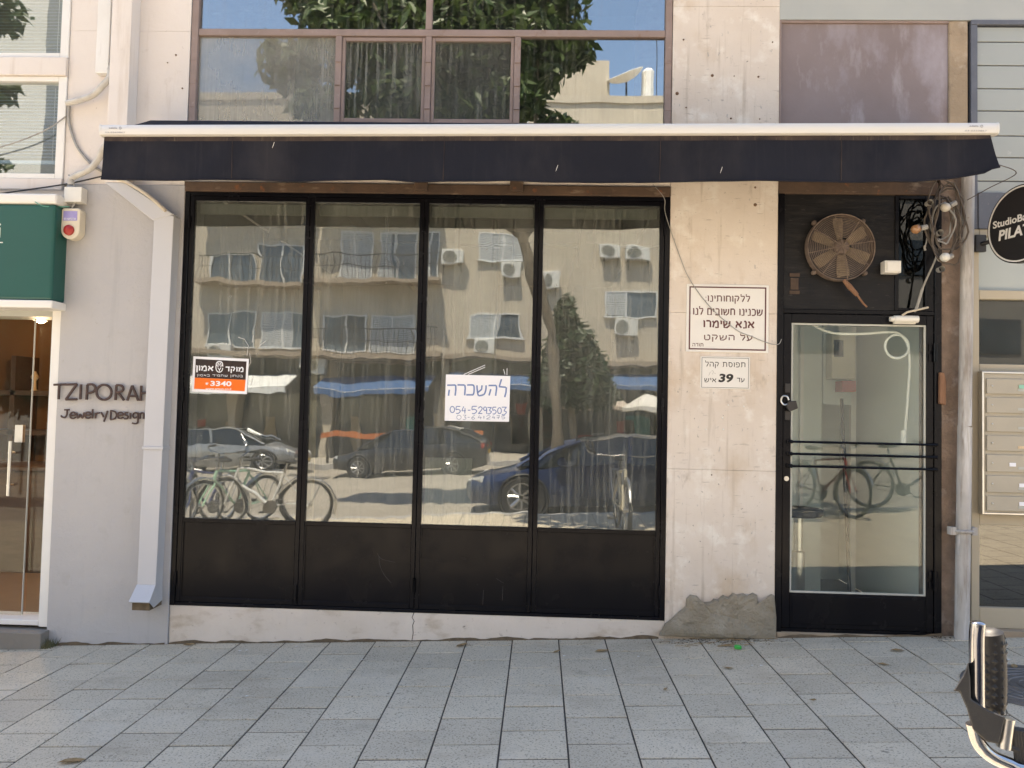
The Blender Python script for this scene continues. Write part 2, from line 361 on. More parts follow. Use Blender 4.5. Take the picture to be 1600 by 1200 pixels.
HEB = {'א': (.8, [[(.05, 1), (.75, 0)], [(.72, 1), (.70, .75), (.48, .5)], [(.08, 0), (.1, .35), (.33, .62)]]), 'ב': (.75, [[(.05, 1), (.5, 1), (.6, .85), (.6, 0)], [(0, 0), (.75, 0)]]), 'ד': (.7, [[(0, 1), (.7, 1)], [(.56, 1), (.56, 0)]]),
 'ה': (.75, [[(0, 1), (.55, 1), (.68, .85), (.68, 0)], [(.08, .6), (.08, 0)]]), 'ו': (.2, [[(.0, 1), (.13, .97), (.13, 0)]]), 'ח': (.75, [[(.02, 1), (.55, 1), (.68, .85), (.68, 0)], [(.1, 1), (.1, 0)]]), 'ט': (.8, [[(.08, 1), (.08, .2), (.2, 0), (.55, 0), (.72, .2), (.72, .8), (.6, 1), (.42, .95)]]),
 'י': (.2, [[(.0, 1), (.13, .97), (.13, .5)]]), 'כ': (.65, [[(.03, 1), (.4, 1), (.58, .8), (.58, .2), (.4, 0), (.03, 0)]]), 'ל': (.62, [[(.06, 1.4), (.06, 1), (.58, 1), (.58, .75), (.28, 0)]]), 'מ': (.85, [[(.02, 1), (.2, .65), (.08, 0)], [(.2, .65), (.5, 1), (.65, .97), (.75, .75), (.75, 0), (.38, 0)]]),
 'ם': (.75, [[(.02, 1), (.5, 1), (.66, .85), (.66, 0), (.1, 0), (.1, 1)]]), 'נ': (.45, [[(.12, 1), (.28, 1), (.38, .85), (.38, 0), (0, 0)]]), 'ן': (.2, [[(.0, 1), (.13, .97), (.13, -.38)]]), 'ס': (.75, [[(.0, 1), (.45, 1), (.66, .75), (.66, .3), (.48, 0), (.28, 0), (.1, .3), (.1, 1)]]),
 'ע': (.7, [[(.05, 1), (.25, .12)], [(.65, 1), (.62, .45), (.35, .1), (0, -.05)]]), 'פ': (.75, [[(.3, .52), (.08, .55), (.08, 1), (.45, 1), (.64, .8), (.64, .2), (.45, 0), (.05, 0)]]), 'ק': (.75, [[(.02, 1), (.55, 1), (.68, .8), (.45, .1)], [(.1, .62), (.1, -.38)]]), 'ר': (.62, [[(0, 1), (.4, 1), (.55, .85), (.55, 0)]]),
 'ש': (.95, [[(.05, 1), (.15, 0), (.5, 0), (.8, .3), (.87, 1)], [(.46, 1), (.42, .5), (.15, .32)]]), 'ת': (.85, [[(.0, 1), (.6, 1), (.72, .85), (.72, 0)], [(.15, 1), (.15, .12), (0, 0)]]), ':': (.12, [[(.05, .12), (.05, .02)], [(.05, .8), (.05, .7)]]), '.': (.12, [[(.05, .08), (.05, 0)]]), ' ': (.32, [])}
def hebrew(body, fn, rect, name, mat, parent, bold):
    x = 0.; lines = []
    for ch in body[::-1]:
        w_, st_ = HEB[ch]; lines += [[(x+a, b) for a, b in ln] for ln in st_]; x += w_+.19
    us = [p[0] for l in lines for p in l]; vv = [p[1] for l in lines for p in l]; a, b, c, d = min(us), max(us), min(vv), max(vv)
    u0, u1, v0, v1 = rect; r = (v1-v0)/(d-c)*(.084+bold*1.3); m = MB()
    for i, ln in enumerate(lines):
        pts = [fn(u0+r+(p[0]-a)/(b-a)*(u1-u0-2*r), -.0002-.00003*i, v0+r+(p[1]-c)/(d-c)*(v1-v0-2*r)) for p in ln]
        m.tube(pts, r, 6, sy=.12)
    return m.build(name, mat, parent, smooth=True)
def wallfn(y): return lambda u, dpt, v: (u, y+dpt, v)
def pxrect(x0, x1, y0, y1, Y=0.):
    a = at(x0, (y0+y1)/2, Y); b = at(x1, (y0+y1)/2, Y); c = at((x0+x1)/2, y1, Y); d = at((x0+x1)/2, y0, Y)
    return a.x, b.x, c.z, d.z
def strokes(lines, cv, r, name, mat, parent, Y, n=6, sy=1., smooth=True):
    """cv maps crop coords to photograph px; every polyline becomes a stroke on plane Y"""
    m = MB()
    for ln in lines:
        pts = [at(*cv(*p), Y) for p in ln]
        if smooth and len(pts) > 3: pts = bez(pts, 4)
        m.tube(pts, r, n, sy=sy)
    return m.build(name, mat, parent, smooth=True)

# ============================================================ SETTING
def slope_sheet(name, x0, x1, y0, y1, dz, mat, nx=60, kind='structure', thick=0):
    m = MB(); vs = []; fs = []
    for i in range(nx+1):
        x = x0+(x1-x0)*i/nx
        for y in (y0, y1): vs.append((x, y, gz(x, y)+dz))
    for i in range(nx): fs.append((2*i, 2*i+2, 2*i+3, 2*i+1))
    m.add(vs, fs)
    if thick:
        n = len(m.v); m.add([(a, b, c-thick) for a, b, c in m.v[:n]], [tuple(reversed(f)) for f in fs])
        for i in range(nx):
            for k in (0, 1):
                m.f.append((2*i+k, 2*i+2+k, n+2*i+2+k, n+2*i+k))
    return tag(m.build(name, mat), kind=kind)
slope_sheet('ground', -400, 400, -400, 400, -.60, m_asphalt, 160)
slope_sheet('road', -80, 80, -20.2, -6.32, -.17, m_asphalt, 80)
slope_sheet('opposite_pavement', -80, 80, -25.4, -20.4, -.02, m_walk, 80, thick=.3)
kb = slope_sheet('kerb', -40, 40, -6.32, -6.14, .0, m_kerb, 40, thick=.3)
kb2 = slope_sheet('opposite_kerb', -40, 40, -20.4, -20.2, -.02, m_kerb, 40, thick=.3)
pav = slope_sheet('pavement', -40, 40, -6.14, .02, -.0042, m_joint, 80)

# pavers: 30 cm square, running bond, joints at right angles to the shop fronts
X7, Y0, PW, PJ = -.147565, -.41367, .3, .0078
def paver_mesh(ly, lx=PW):
    a, b = (lx-PJ)/2, (ly-.0115)/2; c = .0018; m = MB(); vs = []
    for (dx, dy, z) in ((0, 0, -.05), (0, 0, -c), (c, c, 0)):
        vs += [(-a+dx, -b+dy, z), (a-dx, -b+dy, z), (a-dx, b-dy, z), (-a+dx, b-dy, z)]
    fs = [(8, 9, 10, 11)]
    for k in (0, 4):
        for i in range(4): fs.append((k+i, k+(i+1) % 4, k+4+(i+1) % 4, k+4+i))
    m.add(vs, fs); me = m.mesh('paver'); me.materials.append(m_paver); return me
PM = {}
nb = 0; rest = MB()
for k in range(-40, 60):
    xa = X7+PW*(k-7); xc = xa+PW/2
    odd = (k % 2 == 0)
    y1 = Y0 if odd else Y0-.15
    edges = [0.0]
    y = y1+.3*2
    while y > -.03: y -= .3
    if abs(y) > .02: edges.append(y)
    while edges[-1] > -6.1: edges.append(max(edges[-1]-.3, -6.14))
    for e in range(len(edges)-1):
        ya, yb = edges[e], edges[e+1]; ly = ya-yb; yc = (ya+yb)/2
        if ly < .03: continue
        near = yc > -1.95 and -4.3+(-yc)*.25 < xc < 3.95-(-yc)*.35
        zc = gz(xc, yc)
        if near:
            key = round(ly, 3)
            if key not in PM: PM[key] = paver_mesh(ly)
            o = bpy.data.objects.new('paver', PM[key]); col.objects.link(o); o.parent = pav; nb += 1
            o.location = (xc, yc, zc+random.uniform(-.0016, .0016))
            o.rotation_euler = (math.atan(GY)+random.uniform(-.004, .004), -math.atan(GX)+random.uniform(-.004, .004), random.uniform(-.003, .003))
        elif -9 < xc < 9:
            a, b = (PW-PJ)/2, (ly-PJ)/2
            rest.add([(xc-a, yc-b, gz(xc-a)+GY*max(yc-b,-6)), (xc+a, yc-b, gz(xc+a)+GY*max(yc-b,-6)), (xc+a, yc+b, gz(xc+a)+GY*(yc+b)), (xc-a, yc+b, gz(xc-a)+GY*(yc+b))], [(0, 1, 2, 3)])
pr = rest.build('paving_field', m_paver, pav); pr['kind'] = 'stuff'
far = MB()
for (a, b) in ((-40, -9.0), (9.0, 40)):
    far.add([(a, -6.14, gz(a)-.002), (b, -6.14, gz(b)-.002), (b, 0, gz(b)-.002), (a, 0, gz(a)-.002)], [(0, 1, 2, 3)])
fo = far.build('paving_far', m_paver, pav); fo['kind'] = 'stuff'

# ============================================================ MAIN SHOP BUILDING
shop = thing('shop_building', 'vacant cream stone shop with four black glazed folding doors and upper window', 'shop', (0, .2, 0))
ROOF = 5.6
def part(name, mat, boxes, parent=None, bev=0, seg=1):
    m = MB()
    for b in boxes: m.box(*b)
    return m.build(name, mat, parent or shop, bev, seg)
# stone cladding of the pillar, one panel per course (joints show in the photograph)
zs = [-.35, 1.135, 2.165, 3.195, 4.225, 5.25, ROOF]
for i in range(len(zs)-1):
    part('cladding_panel', m_plaster, [(.838, 1.543, 0, .10, zs[i]+.0007, zs[i+1]-.0007)], bev=.0012)
part('pillar_core', m_concrete, [(.85, 1.53, .101, .30, -.35, ROOF)])
zs = [2.972, 4.04, 5.1, ROOF]
for i in range(len(zs)-1):
    part('cladding_panel', m_plaster2, [(-3.285, -2.445, 0, .12, zs[i]+.0006, zs[i+1]-.0006)], bev=.001)
part('side_core', m_concrete, [(-3.27, -2.46, .121, .30, -.35, ROOF)])
# plinth under the folding doors, cracked near the middle
crack = [(-.800, .150), (-.812, .118), (-.796, .095), (-.806, .070), (-.801, .02), (-.808, -.03), (-.800, -.35)]
MB().prism([(-2.432, .150), (-2.432, -.35)]+[(x-.0025, z) for x, z in reversed(crack)], 0, .30).build('plinth', m_plinth, shop, bev=.002)
MB().prism([(x+.0025, z) for x, z in crack]+[(.8365, -.35), (.8365, .150)], 0, .30).build('plinth', m_plinth, shop, bev=.002)
MB().box(-.83, -.78, .004, .29, -.35, .148).build('crack_backing', m_rustdark, shop)
# lintel behind the awning, wall over the upper window, roof and room shell
part('lintel', m_plaster2, [(-2.444, .837, .01, .28, 3.0, 3.34)])
part('window_sill', m_plaster2, [(-2.444, .837, -.015, .28, 3.341, 3.385)], bev=.004)
part('upper_wall', m_plaster2, [(-2.444, .837, 0, .28, 5.3, ROOF)])
part('roof', m_concrete, [(-3.3, 2.8, -.02, 9, ROOF+.002, ROOF+.25)])
part('back_wall', m_interior, [(-3.28, 2.79, 5.2, 5.4, -.3, ROOF)])
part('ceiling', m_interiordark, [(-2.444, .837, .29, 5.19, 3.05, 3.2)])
part('interior_floor', m_floor, [(-2.46, .85, .301, 5.19, -.1, .14), (1.54, 2.62, .16, 1.9, -.1, .10)])
part('interior_wall', m_interior, [(-2.62, -2.462, .301, 5.19, .142, 3.04)]); part('interior_wall', m_interior, [(.852, 1.0, .301, 5.19, .142, 3.04)])
part('interior_back', m_interior, [(-2.46, .85, 4.3, 4.45, .142, 3.04)])
# dark ceiling beams and pale interior pieces that show through the glass
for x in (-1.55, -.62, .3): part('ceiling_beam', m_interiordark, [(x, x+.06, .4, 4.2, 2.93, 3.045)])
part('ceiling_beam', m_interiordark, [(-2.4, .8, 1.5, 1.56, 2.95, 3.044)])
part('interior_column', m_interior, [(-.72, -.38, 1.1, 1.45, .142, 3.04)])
for i_, (a_, b_) in enumerate(((-2.36, -1.62), (-1.535, -.845), (-.76, -.075), (.01, .76))): part('pale_band_strip', m_cabinet, [(a_, b_, .075, .10, 2.80, 2.868)])  # made-up pale strips, standing for the light band along the pane tops
for x_ in (-1.16, -.86, -.62, -.37, -.22, -.06, .26, .37, .56): part('ceiling_hanger', m_iron, [(x_-.008, x_+.008, .52, .536, 2.55, 2.95)])
for a_, b_ in ((-1.15, -.87), (-.61, -.23), (-.05, .25), (.57, .84)): part('ceiling_rail', m_iron, [(a_, b_, .52, .536, 2.70, 2.716)])
# upper floor room behind the window
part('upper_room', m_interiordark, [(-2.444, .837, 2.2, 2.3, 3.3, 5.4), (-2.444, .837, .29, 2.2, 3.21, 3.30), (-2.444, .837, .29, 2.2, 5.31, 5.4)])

# upper window: mauve steel frame, glass panes
uw = MB(); fy0, fy1 = .012, .055
for (x0, x1, z0, z1) in ((-2.441, -2.395, 3.386, 5.298), (.79, .8345, 3.386, 5.298), (-2.394, .789, 5.25, 5.298), (-2.394, .789, 3.386, 3.425)):
    uw.box(x0, x1, fy0-.006, fy1+.01, z0, z1)
for (x0, x1, z0, z1) in ((-2.394, .789, 4.02, 4.067), (-.830, -.787, 4.068, 5.249), (-1.442, -1.40, 3.426, 4.019), (-.826, -.785, 3.426, 4.019), (-.222, -.18, 3.426, 4.019)):
    uw.box(x0, x1, fy0, fy1, z0, z1)
win = uw.build('upper_window', m_rust, shop, bev=.003)
for (x0, x1) in ((-1.398, -.828), (-.783, -.224)):
    m = MB()
    for b in ((x0, x0+.022, 3.43, 4.015), (x1-.022, x1, 3.43, 4.015), (x0+.023, x1-.023, 3.99, 4.015), (x0+.023, x1-.023, 3.43, 3.455)): m.box(b[0], b[1], .022, .062, b[2], b[3])
    m.build('sash', m_rust, win, bev=.002)
up_panes = [(-2.393, -.832, 4.069, 5.248), (-.785, .788, 4.069, 5.248), (-2.393, -1.444, 3.427, 4.018), (-1.375, -.851, 3.456, 3.989), (-.76, -.247, 3.456, 3.989), (-.178, .788, 3.427, 4.018)]
for i, (x0, x1, z0, z1) in enumerate(up_panes):
    part('pane', (g_up, g_up, g_up3, g_up2, g_up2, g_up)[i], [(x0, x1, .036, .041, z0, z1)], win)
for x in (-2.42, -1.421, -.805, -.2, .81):
    for z in (3.52, 3.68, 3.84): MB().tube([(x-.02, .008, z), (x+.02, .008, z)], .005, 6).build('glazing_clip', m_rust, win)

# folding doors
fr = part('door_frame', m_black, [(-2.437, -2.402, -.004, .07, .151, 2.93), (.803, .8365, -.004, .07, .151, 2.93), (-2.401, .802, -.002, .07, 2.905, 2.93), (-2.401, .802, -.002, .07, .151, .172)], bev=.002)
part('rusty_header', m_rustdark, [(-2.44, .836, -.012, .06, 2.932, 2.998)], bev=.004)
for x in (-.83, -.19): part('header_bracket', m_rustdark, [(x-.04, x+.05, -.035, -.013, 2.95, 3.05)], bev=.003)
leaves = [(-2.400, -1.578), (-1.576, -.803), (-.801, -.033), (-.031, .801)]
for i, (a, b) in enumerate(leaves):
    s = .030; m = MB(); y0, y1 = .002, .042
    m.box(a, a+s, y0, y1, .174, 2.903); m.box(b-s, b, y0, y1, .174, 2.903)
    m.box(a+s+.0005, b-s-.0005, y0, y1, 2.872, 2.903); m.box(a+s+.0005, b-s-.0005, y0, y1, .174, .206); m.box(a+s+.0005, b-s-.0005, y0+.002, y1, .700, .727)
    d = m.build('folding_door', m_black, shop, bev=.0025)
    part('lower_panel', m_black, [(a+s+.001, b-s-.001, .012, .03, .207, .699)], d)
    # thin bead round the panel, as the light line along its foot shows
    part('glazing_bead', m_black, [(a+s+.001, b-s-.001, .004, .011, .2065, .214), (a+s+.001, a+s+.009, .004, .011, .2145, .699), (b-s-.009, b-s-.001, .004, .011, .2145, .699)], d)
    tl = (.0026, -.0022, .0012, -.003)[i]; tl2 = (-.0016, .0014, -.001, .0018)[i]
    xm = (a+b)/2; zm = 1.8
    m = MB(); m.box(a+s, b-s, .020, .025, .727, 2.872)
    m.v = [(x, y+(x-xm)*tl+(z-zm)*tl2, z) for x, y, z in m.v]
    m.build('pane', g_main, d)
    for z in (.33, 1.55, 2.72):
        x = (a-.001) if i % 2 == 0 else (b+.001)
        MB().tube([(x, -.008, z-.045), (x, -.008, z+.045)], .010, 8).build('hinge', m_black, d)
    if i in (0, 2):
        part('bolt', m_black, [(b-.022, b-.006, -.010, .001, .19, .31)], d, bev=.002)
# cement patch at the foot of the pillar
poly = [(.80, .06), (1.548, .06), (1.552, .20), (1.54, .335), (1.52, .345), (1.495, .33), (1.49, .27), (1.475, .235), (1.455, .24), (1.435, .30), (1.43, .335), (1.40, .35), (1.365, .33), (1.34, .345), (1.30, .335), (1.27, .345), (1.245, .315), (1.21, .33), (1.175, .30), (1.15, .305), (1.13, .285), (1.085, .28), (1.06, .30), (1.04, .32), (1.0, .325), (.975, .30), (.972, .25), (.93, .215), (.88, .165), (.84, .135)]
m = MB(); n = len(poly); cx, cz = 1.2, .16
rings = []
for sc_, yy in ((1, -.0005), (.99, -.016), (.94, -.026), (.7, -.034), (.35, -.030)):
    rings.append([(cx+(x-cx)*sc_, yy-random.uniform(0, .007)-(max(0, .25-z)*.05), cz+(z-cz)*sc_) for x, z in poly])
vsx = [p for r in rings for p in r]; fs = []
for k in range(len(rings)-1):
    for i in range(n): fs.append((k*n+i, k*n+(i+1) % n, (k+1)*n+(i+1) % n, (k+1)*n+i))
fs.append(tuple((len(rings)-1)*n+i for i in range(n))); m.add(vsx, fs)
tag(m.build('cement_repair', m_cement, shop), 'rough grey cement patch at the foot of the pillar')

# ------------------------------------------------------------ right bay of the shop: door, fan board, mauve board
part('mauve_board', m_purple, [(1.556, 2.652, .02, .05, 3.10, 4.118)])
part('board_edging', m_rust, [(1.5445, 1.5555, -.002, .06, 3.05, 4.135), (1.556, 2.652, .005, .05, 4.1185, 4.135)], bev=.002)
part('concrete_strip', m_concrete, [(2.6525, 2.775, .004, .28, 3.10, 4.135)], bev=.006)
part('grey_upper_panel', m_bandgrey, [(1.5445, 2.79, .0, .28, 4.1365, ROOF)])
part('bay_core', m_concrete, [(1.5445, 2.775, .06, .28, 3.0, 4.135)])
part('timber_header', m_rustdark, [(1.5445, 2.58, -.004, .30, 2.965, 3.05)], bev=.004)
part('reveal', m_roughwall, [(2.602, 2.79, .012, .30, -.3, 3.09)])
part('door_jamb', m_black, [(1.5445, 1.585, -.006, .075, .09, 2.964), (2.556, 2.601, -.006, .075, .09, 2.964), (1.5855, 2.5555, -.003, .075, 2.172, 2.20)], bev=.003)
part('threshold', m_concrete, [(1.55, 2.60, -.012, .15, -.2, .105)], bev=.006)
part('threshold_step', m_black, [(1.5855, 2.5555, .006, .07, .106, .128)])
fb = part('fan_board', m_blackw, [(1.5855, 2.305, .012, .035, 2.201, 2.963)])
part('board_edging', m_black, [(2.3055, 2.33, .004, .045, 2.201, 2.963), (2.5, 2.5555, .004, .045, 2.201, 2.963), (2.3305, 2.4995, .004, .045, 2.94, 2.963), (2.3305, 2.4995, .004, .045, 2.201, 2.22)], bev=.002)
part('dark_pane', g_black, [(2.3305, 2.4995, .022, .027, 2.2205, 2.9395)])
part('pane_backing', m_signblack, [(2.32, 2.51, .10, .12, 2.2, 2.96)])
# slots cut in the board, bottom left of it
m = MB()
for z in (2.415, 2.30): m.box(1.625, 1.69, .007, .0115, z, z+.022)
m.box(1.632, 1.683, .009, .0116, 2.33, 2.405); m.build('slot_plate', m_rustdark, fb)
# glazed door
dr = part('entrance_door', m_black, [(1.588, 1.640, .005, .05, .130, 2.170), (2.508, 2.553, .005, .05, .130, 2.170), (1.6405, 2.5075, .005, .05, 2.110, 2.170), (1.6405, 2.5075, .005, .05, .130, .355)], bev=.0025)
part('pane', g_door, [(1.640, 2.508, .026, .031, .355, 2.110)], dr)
part('kick_panel', m_black, [(1.655, 2.495, .0005, .0048, .16, .34)], dr, bev=.002)
m = MB(); m.box(1.6405, 1.652, .012, .025, .3555, 2.1095); m.box(2.496, 2.5075, .012, .025, .3555, 2.1095); m.box(1.6525, 2.4955, .012, .025, .3555, .367); m.box(1.6525, 2.4955, .012, .025, 2.098, 2.1095)
m.build('glazing_bead', m_cabinet, dr)
for z in (1.331, 1.252, 1.173):
    MB().tube([(1.622, -.016, z), (2.566, -.016, z)], .0075, 8).build('push_bar', m_black, dr, smooth=True)
    for x in (1.63, 2.558): part('bar_lug', m_black, [(x-.018, x+.018, -.012, .0045, z-.012, z+.012)], dr, bev=.003)
for z in (.46, 1.93):
    m = MB(); m.tube([(2.556, -.016, z-.06), (2.556, -.016, z+.06)], .013, 10); m.box(2.52, 2.555, -.003, .0045, z-.055, z-.01); m.box(2.52, 2.555, -.003, .0045, z+.01, z+.055)
    m.build('hinge', m_black, dr)
m = MB(); m.lathe([(.016, 0), (.016, .008), (.008, .012)], (1.612, -.004, 1.09), 'y', 12); m.build('lock_cylinder', m_steel, dr)
m = MB()
for z in (1.68, 1.50): m.box(1.598, 1.632, -.003, .0045, z-.03, z+.03)
m.build('hasp_plate', m_iron, dr, bev=.002)
# vestibule behind the glazed door
part('vestibule_wall', m_intgreen, [(1.40, 1.54, .16, 1.9, .101, 3.0), (2.62, 2.74, .31, 1.9, .101, 3.0), (1.541, 2.619, 1.75, 1.88, .101, 3.0)])
part('vestibule_pier', m_intgreen, [(1.98, 2.23, 1.1, 1.35, .101, 2.99)])
part('white_conduit', m_plastic, [(2.05, 2.075, 1.06, 1.095, .101, 2.98)])
part('white_conduit', m_plastic, [(2.50, 2.54, 1.2, 1.24, .101, 2.98)])
part('dark_opening', m_interiordark, [(1.56, 1.66, 1.72, 1.749, .101, 1.5)])
part('vestibule_ceiling', m_intgreen, [(1.4, 2.7, .16, 1.9, 3.001, 3.09)])

# ============================================================ LEFT: JEWELLERY SHOP
jw = thing('jewelry_shop', 'grey painted jewellery shop front with glass door and white upper windows', 'shop', (-3.6, .2, -.1))
part('grey_wall', m_greypaint, [(-3.255, -2.4345, -.014, .30, -.5, 2.970)], jw, bev=.003)
part('door_jamb', m_white, [(-3.318, -3.256, -.006, .20, -.02, 2.12)], jw, bev=.003)
part('door_header', m_cabinet, [(-5.2, -3.319, .0, .20, 2.06, 2.12)], jw)
part('door_sill', m_white, [(-5.2, -3.319, -.006, .20, -.012, .022)], jw, bev=.003)
part('doorstep', surf('doorstep_stone', (.26, .235, .205), (.21, .19, .165), 5, rough=.85, bump=[(50, .002, None)]), [(-5.2, -3.236, -.10, .2, -.45, -.035)], jw, bev=.004)
part('upper_wall', m_plaster2, [(-6.0, -3.2875, .012, .30, 2.121, 3.005), (-6.0, -3.2875, .012, .30, 5.2, ROOF), (-6, -5.2, .012, .3, -.5, 2.12), (-6, -4.9, .012, .3, 3.006, 5.19)], jw)
part('roof', m_concrete, [(-12, -3.302, -.02, 9, ROOF+.002, ROOF+.25)], jw)
part('far_wall', m_plaster2, [(-12, -6.001, .0, .3, -.9, ROOF), (-12, -3.3, 6, 6.2, -.9, ROOF)], jw)
part('shop_floor', m_parquet, [(-8, -3.256, .2, 3.2, -.3, .0)], jw)
part('shop_wall', m_tanwall, [(-8, -3.1, 2.9, 3.0, .001, 2.7), (-3.25, -3.1, .305, 2.899, .001, 2.7)], jw)
part('shop_ceiling', m_tanwall, [(-8, -3.1, .305, 3.0, 2.5, 2.6)], jw)
part('upper_room', m_interior, [(-5.0, -3.29, 1.2, 1.3, 2.7, 5.3)], jw)
# glass door and side light
gd = MB(); gd.box(-5.0, -3.505, .09, .098, .03, 2.055); gdo = gd.build('glass_door', g_shop, jw)
part('patch_fitting', m_steel, [(-3.60, -3.545, .078, .11, 1.20, 1.32)], gdo, bev=.002)
MB().tube([(-3.592, .03, .84), (-3.592, .03, 1.21)], .011, 10).build('pull_handle', m_steel, gdo, smooth=True)
m = MB()
for z in (.91, 1.13): m.tube([(-3.60, .03, z), (-3.60, .088, z)], .008, 8)
m.build('handle_post', m_steel, gdo)
part('side_pane', g_shop, [(-3.50, -3.319, .13, .138, .03, 2.055)], jw)
part('pane_edge', m_cabinet, [(-3.502, -3.497, .088, .10, .03, 2.055), (-3.405, -3.400, .128, .14, .03, 2.055)], jw)
# upper windows with blinds
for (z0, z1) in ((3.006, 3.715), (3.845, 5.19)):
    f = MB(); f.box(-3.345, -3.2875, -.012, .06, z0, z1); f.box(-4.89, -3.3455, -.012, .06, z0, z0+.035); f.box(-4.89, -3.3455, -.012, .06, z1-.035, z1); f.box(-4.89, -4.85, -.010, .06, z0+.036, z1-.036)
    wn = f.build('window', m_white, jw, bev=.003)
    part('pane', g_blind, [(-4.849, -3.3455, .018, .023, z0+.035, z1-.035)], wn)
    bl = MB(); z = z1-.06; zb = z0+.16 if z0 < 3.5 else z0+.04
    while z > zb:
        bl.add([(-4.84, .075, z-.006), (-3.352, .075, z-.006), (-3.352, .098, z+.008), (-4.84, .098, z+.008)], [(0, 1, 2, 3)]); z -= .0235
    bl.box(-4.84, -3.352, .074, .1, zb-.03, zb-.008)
    b_ = bl.build('blind_slats', surf('sky_reflection_blind', (.36, .46, .60), (.33, .43, .57), 2, rough=.5), wn); b_['kind'] = 'stuff'  # blue of the sky's reflection is put into the slat colour
    m = MB()
    for x in (-3.42, -3.9): m.tube([(x, .072, z1-.05), (x, .072, zb-.02)], .0015, 4)
    m.build('blind_cord', m_white, wn)
part('window_ledge', m_plaster2, [(-6, -3.2875, -.03, .012, 3.716, 3.844), (-6, -3.2875, -.02, .012, 2.93, 3.005)], jw, bev=.004)

# ============================================================ RIGHT: NEIGHBOUR WITH SIDING
nb_ = thing('neighbour_building', 'right hand building with grey siding boards above beige aluminium entrance', 'building', (3.4, .2, .12))
zb = [2.985, 3.067, 3.224, 3.369, 3.535, 3.684, 3.839, 3.997, 4.10]
for i in range(len(zb)-1):
    part('siding_board', m_siding, [(2.833, 4.6, .016+.0, .03, zb[i]+.004, zb[i+1]-.003)], nb_, bev=.002)
part('siding_back', m_slategrey, [(2.80, 4.6, .031, .30, 2.74, 4.13)], nb_)
part('corner_trim', m_slategrey, [(2.7905, 2.832, -.004, .0305, 2.745, 4.105), (2.7905, 4.6, -.006, .0305, 4.1055, 4.137)], nb_, bev=.002)
part('slate_beam', m_slategrey, [(2.8325, 4.6, -.012, .0305, 2.745, 2.984)], nb_, bev=.003)
part('upper_band', m_bandgrey, [(2.7905, 6.0, .002, .30, 4.138, ROOF)], nb_)
part('roof', m_concrete, [(2.802, 12, -.02, 9, ROOF+.002, ROOF+.25)], nb_)
part('far_wall', m_bandgrey, [(4.601, 12, 0, .3, -.2, ROOF), (2.80, 12, 6, 6.2, -.2, ROOF)], nb_)
# aluminium entrance screen
sc_ = MB()
for b in ((2.7905, 2.842, 0, .09, .12, 2.744), (2.8425, 4.6, .0, .09, 2.70, 2.744), (2.8425, 4.6, .0, .09, 2.285, 2.345), (2.8425, 4.6, 0, .09, 1.80, 1.862), (2.8425, 4.6, 0, .09, .825, .905), (2.8425, 4.6, 0, .09, .17, .300), (4.2, 4.6, .0, .09, .3005, .8245)): sc_.box(*b)
scr = sc_.build('entrance_screen', m_beige, nb_, bev=.003)
g_frost = surf('frosted_pane', (.42, .46, .45), (.38, .42, .41), 2, rough=.3)
part('frosted_pane', g_frost, [(2.8425, 4.6, .04, .046, 2.3455, 2.6995)], scr)
part('pane', g_dark, [(2.8425, 4.6, .04, .046, 1.8625, 2.2845)], scr)
part('pane', glass('low_entrance_glass', .13, tint=(.2, .2, .19), dust=.02), [(2.8425, 4.1995, .03, .036, .3005, .8245)], scr)
part('back_panel', m_beige, [(2.8425, 4.6, .05, .07, .9055, 1.7995)], scr)
part('lobby_wall', m_interiordark, [(2.82, 4.6, 1.2, 1.3, -.1, 2.8)], nb_)
part('entrance_step', m_concrete, [(2.79, 4.6, -.06, .30, -.2, .169)], nb_, bev=.004)
# ============================================================ THINGS ON THE FRONTS
# ---- awning
aw = thing('awning', 'dark navy fabric awning with white front bar over the shop front', 'awning', (0, -.02, 3.3))
AX0, AX1, AY = -2.693, 2.622, -.55
def az(x): return 3.134+(x-AX0)/(AX1-AX0)*.058
m = MB(); N = 64
prof = [(-.004, .036), (-.026, .034), (-.034, .022), (-.036, -.005), (-.031, -.026), (-.016, -.031), (.022, -.031), (.026, -.02), (.026, .03), (.018, .036)]
for i in range(2):
    x = (AX0, AX1)[i]
    m.v += [(x, AY+p[0], az(x)+p[1]) for p in prof]
k = len(prof)
m.f += [(j, (j+1) % k, k+(j+1) % k, k+j) for j in range(k)] + [tuple(range(k)), tuple(reversed(range(k, 2*k)))]
fbar = m.build('front_bar', m_powder, aw, smooth=True)
for x, d in ((AX0, -.012), (AX1, .012)):
    m = MB(); m.v = [(x+q, AY+p[0]*1.04, az(x)+p[1]*1.05) for q in (0, d) for p in prof]
    m.f = [(j, (j+1) % k, k+(j+1) % k, k+j) for j in range(k)] + [tuple(range(k)), tuple(reversed(range(k, 2*k)))]
    m.build('end_cap', m_powder, fbar)
# maker's small grey prints at both bar ends
m_print = surf('faded_grey_print', (.30, .31, .36), (.36, .37, .40), 30, rough=.6)
for x in (AX0+.02, AX1-.19):
    text('adela', lambda u, d, v, x=x: (u, AY-.0365+d, v), (x+.03, x+.08, az(x)+.008, az(x)+.018), 'maker_print', m_print, fbar)
    MB().ring((x+.10, AY-.0365, az(x)+.012), .007, .0012, 'y', 14, 5).build('maker_emblem', m_print, fbar)
    text('03-5560867', lambda u, d, v, x=x: (u, AY-.034+d, v), (x+.005, x+.13, az(x)-.018, az(x)-.010), 'maker_print', m_print, fbar)
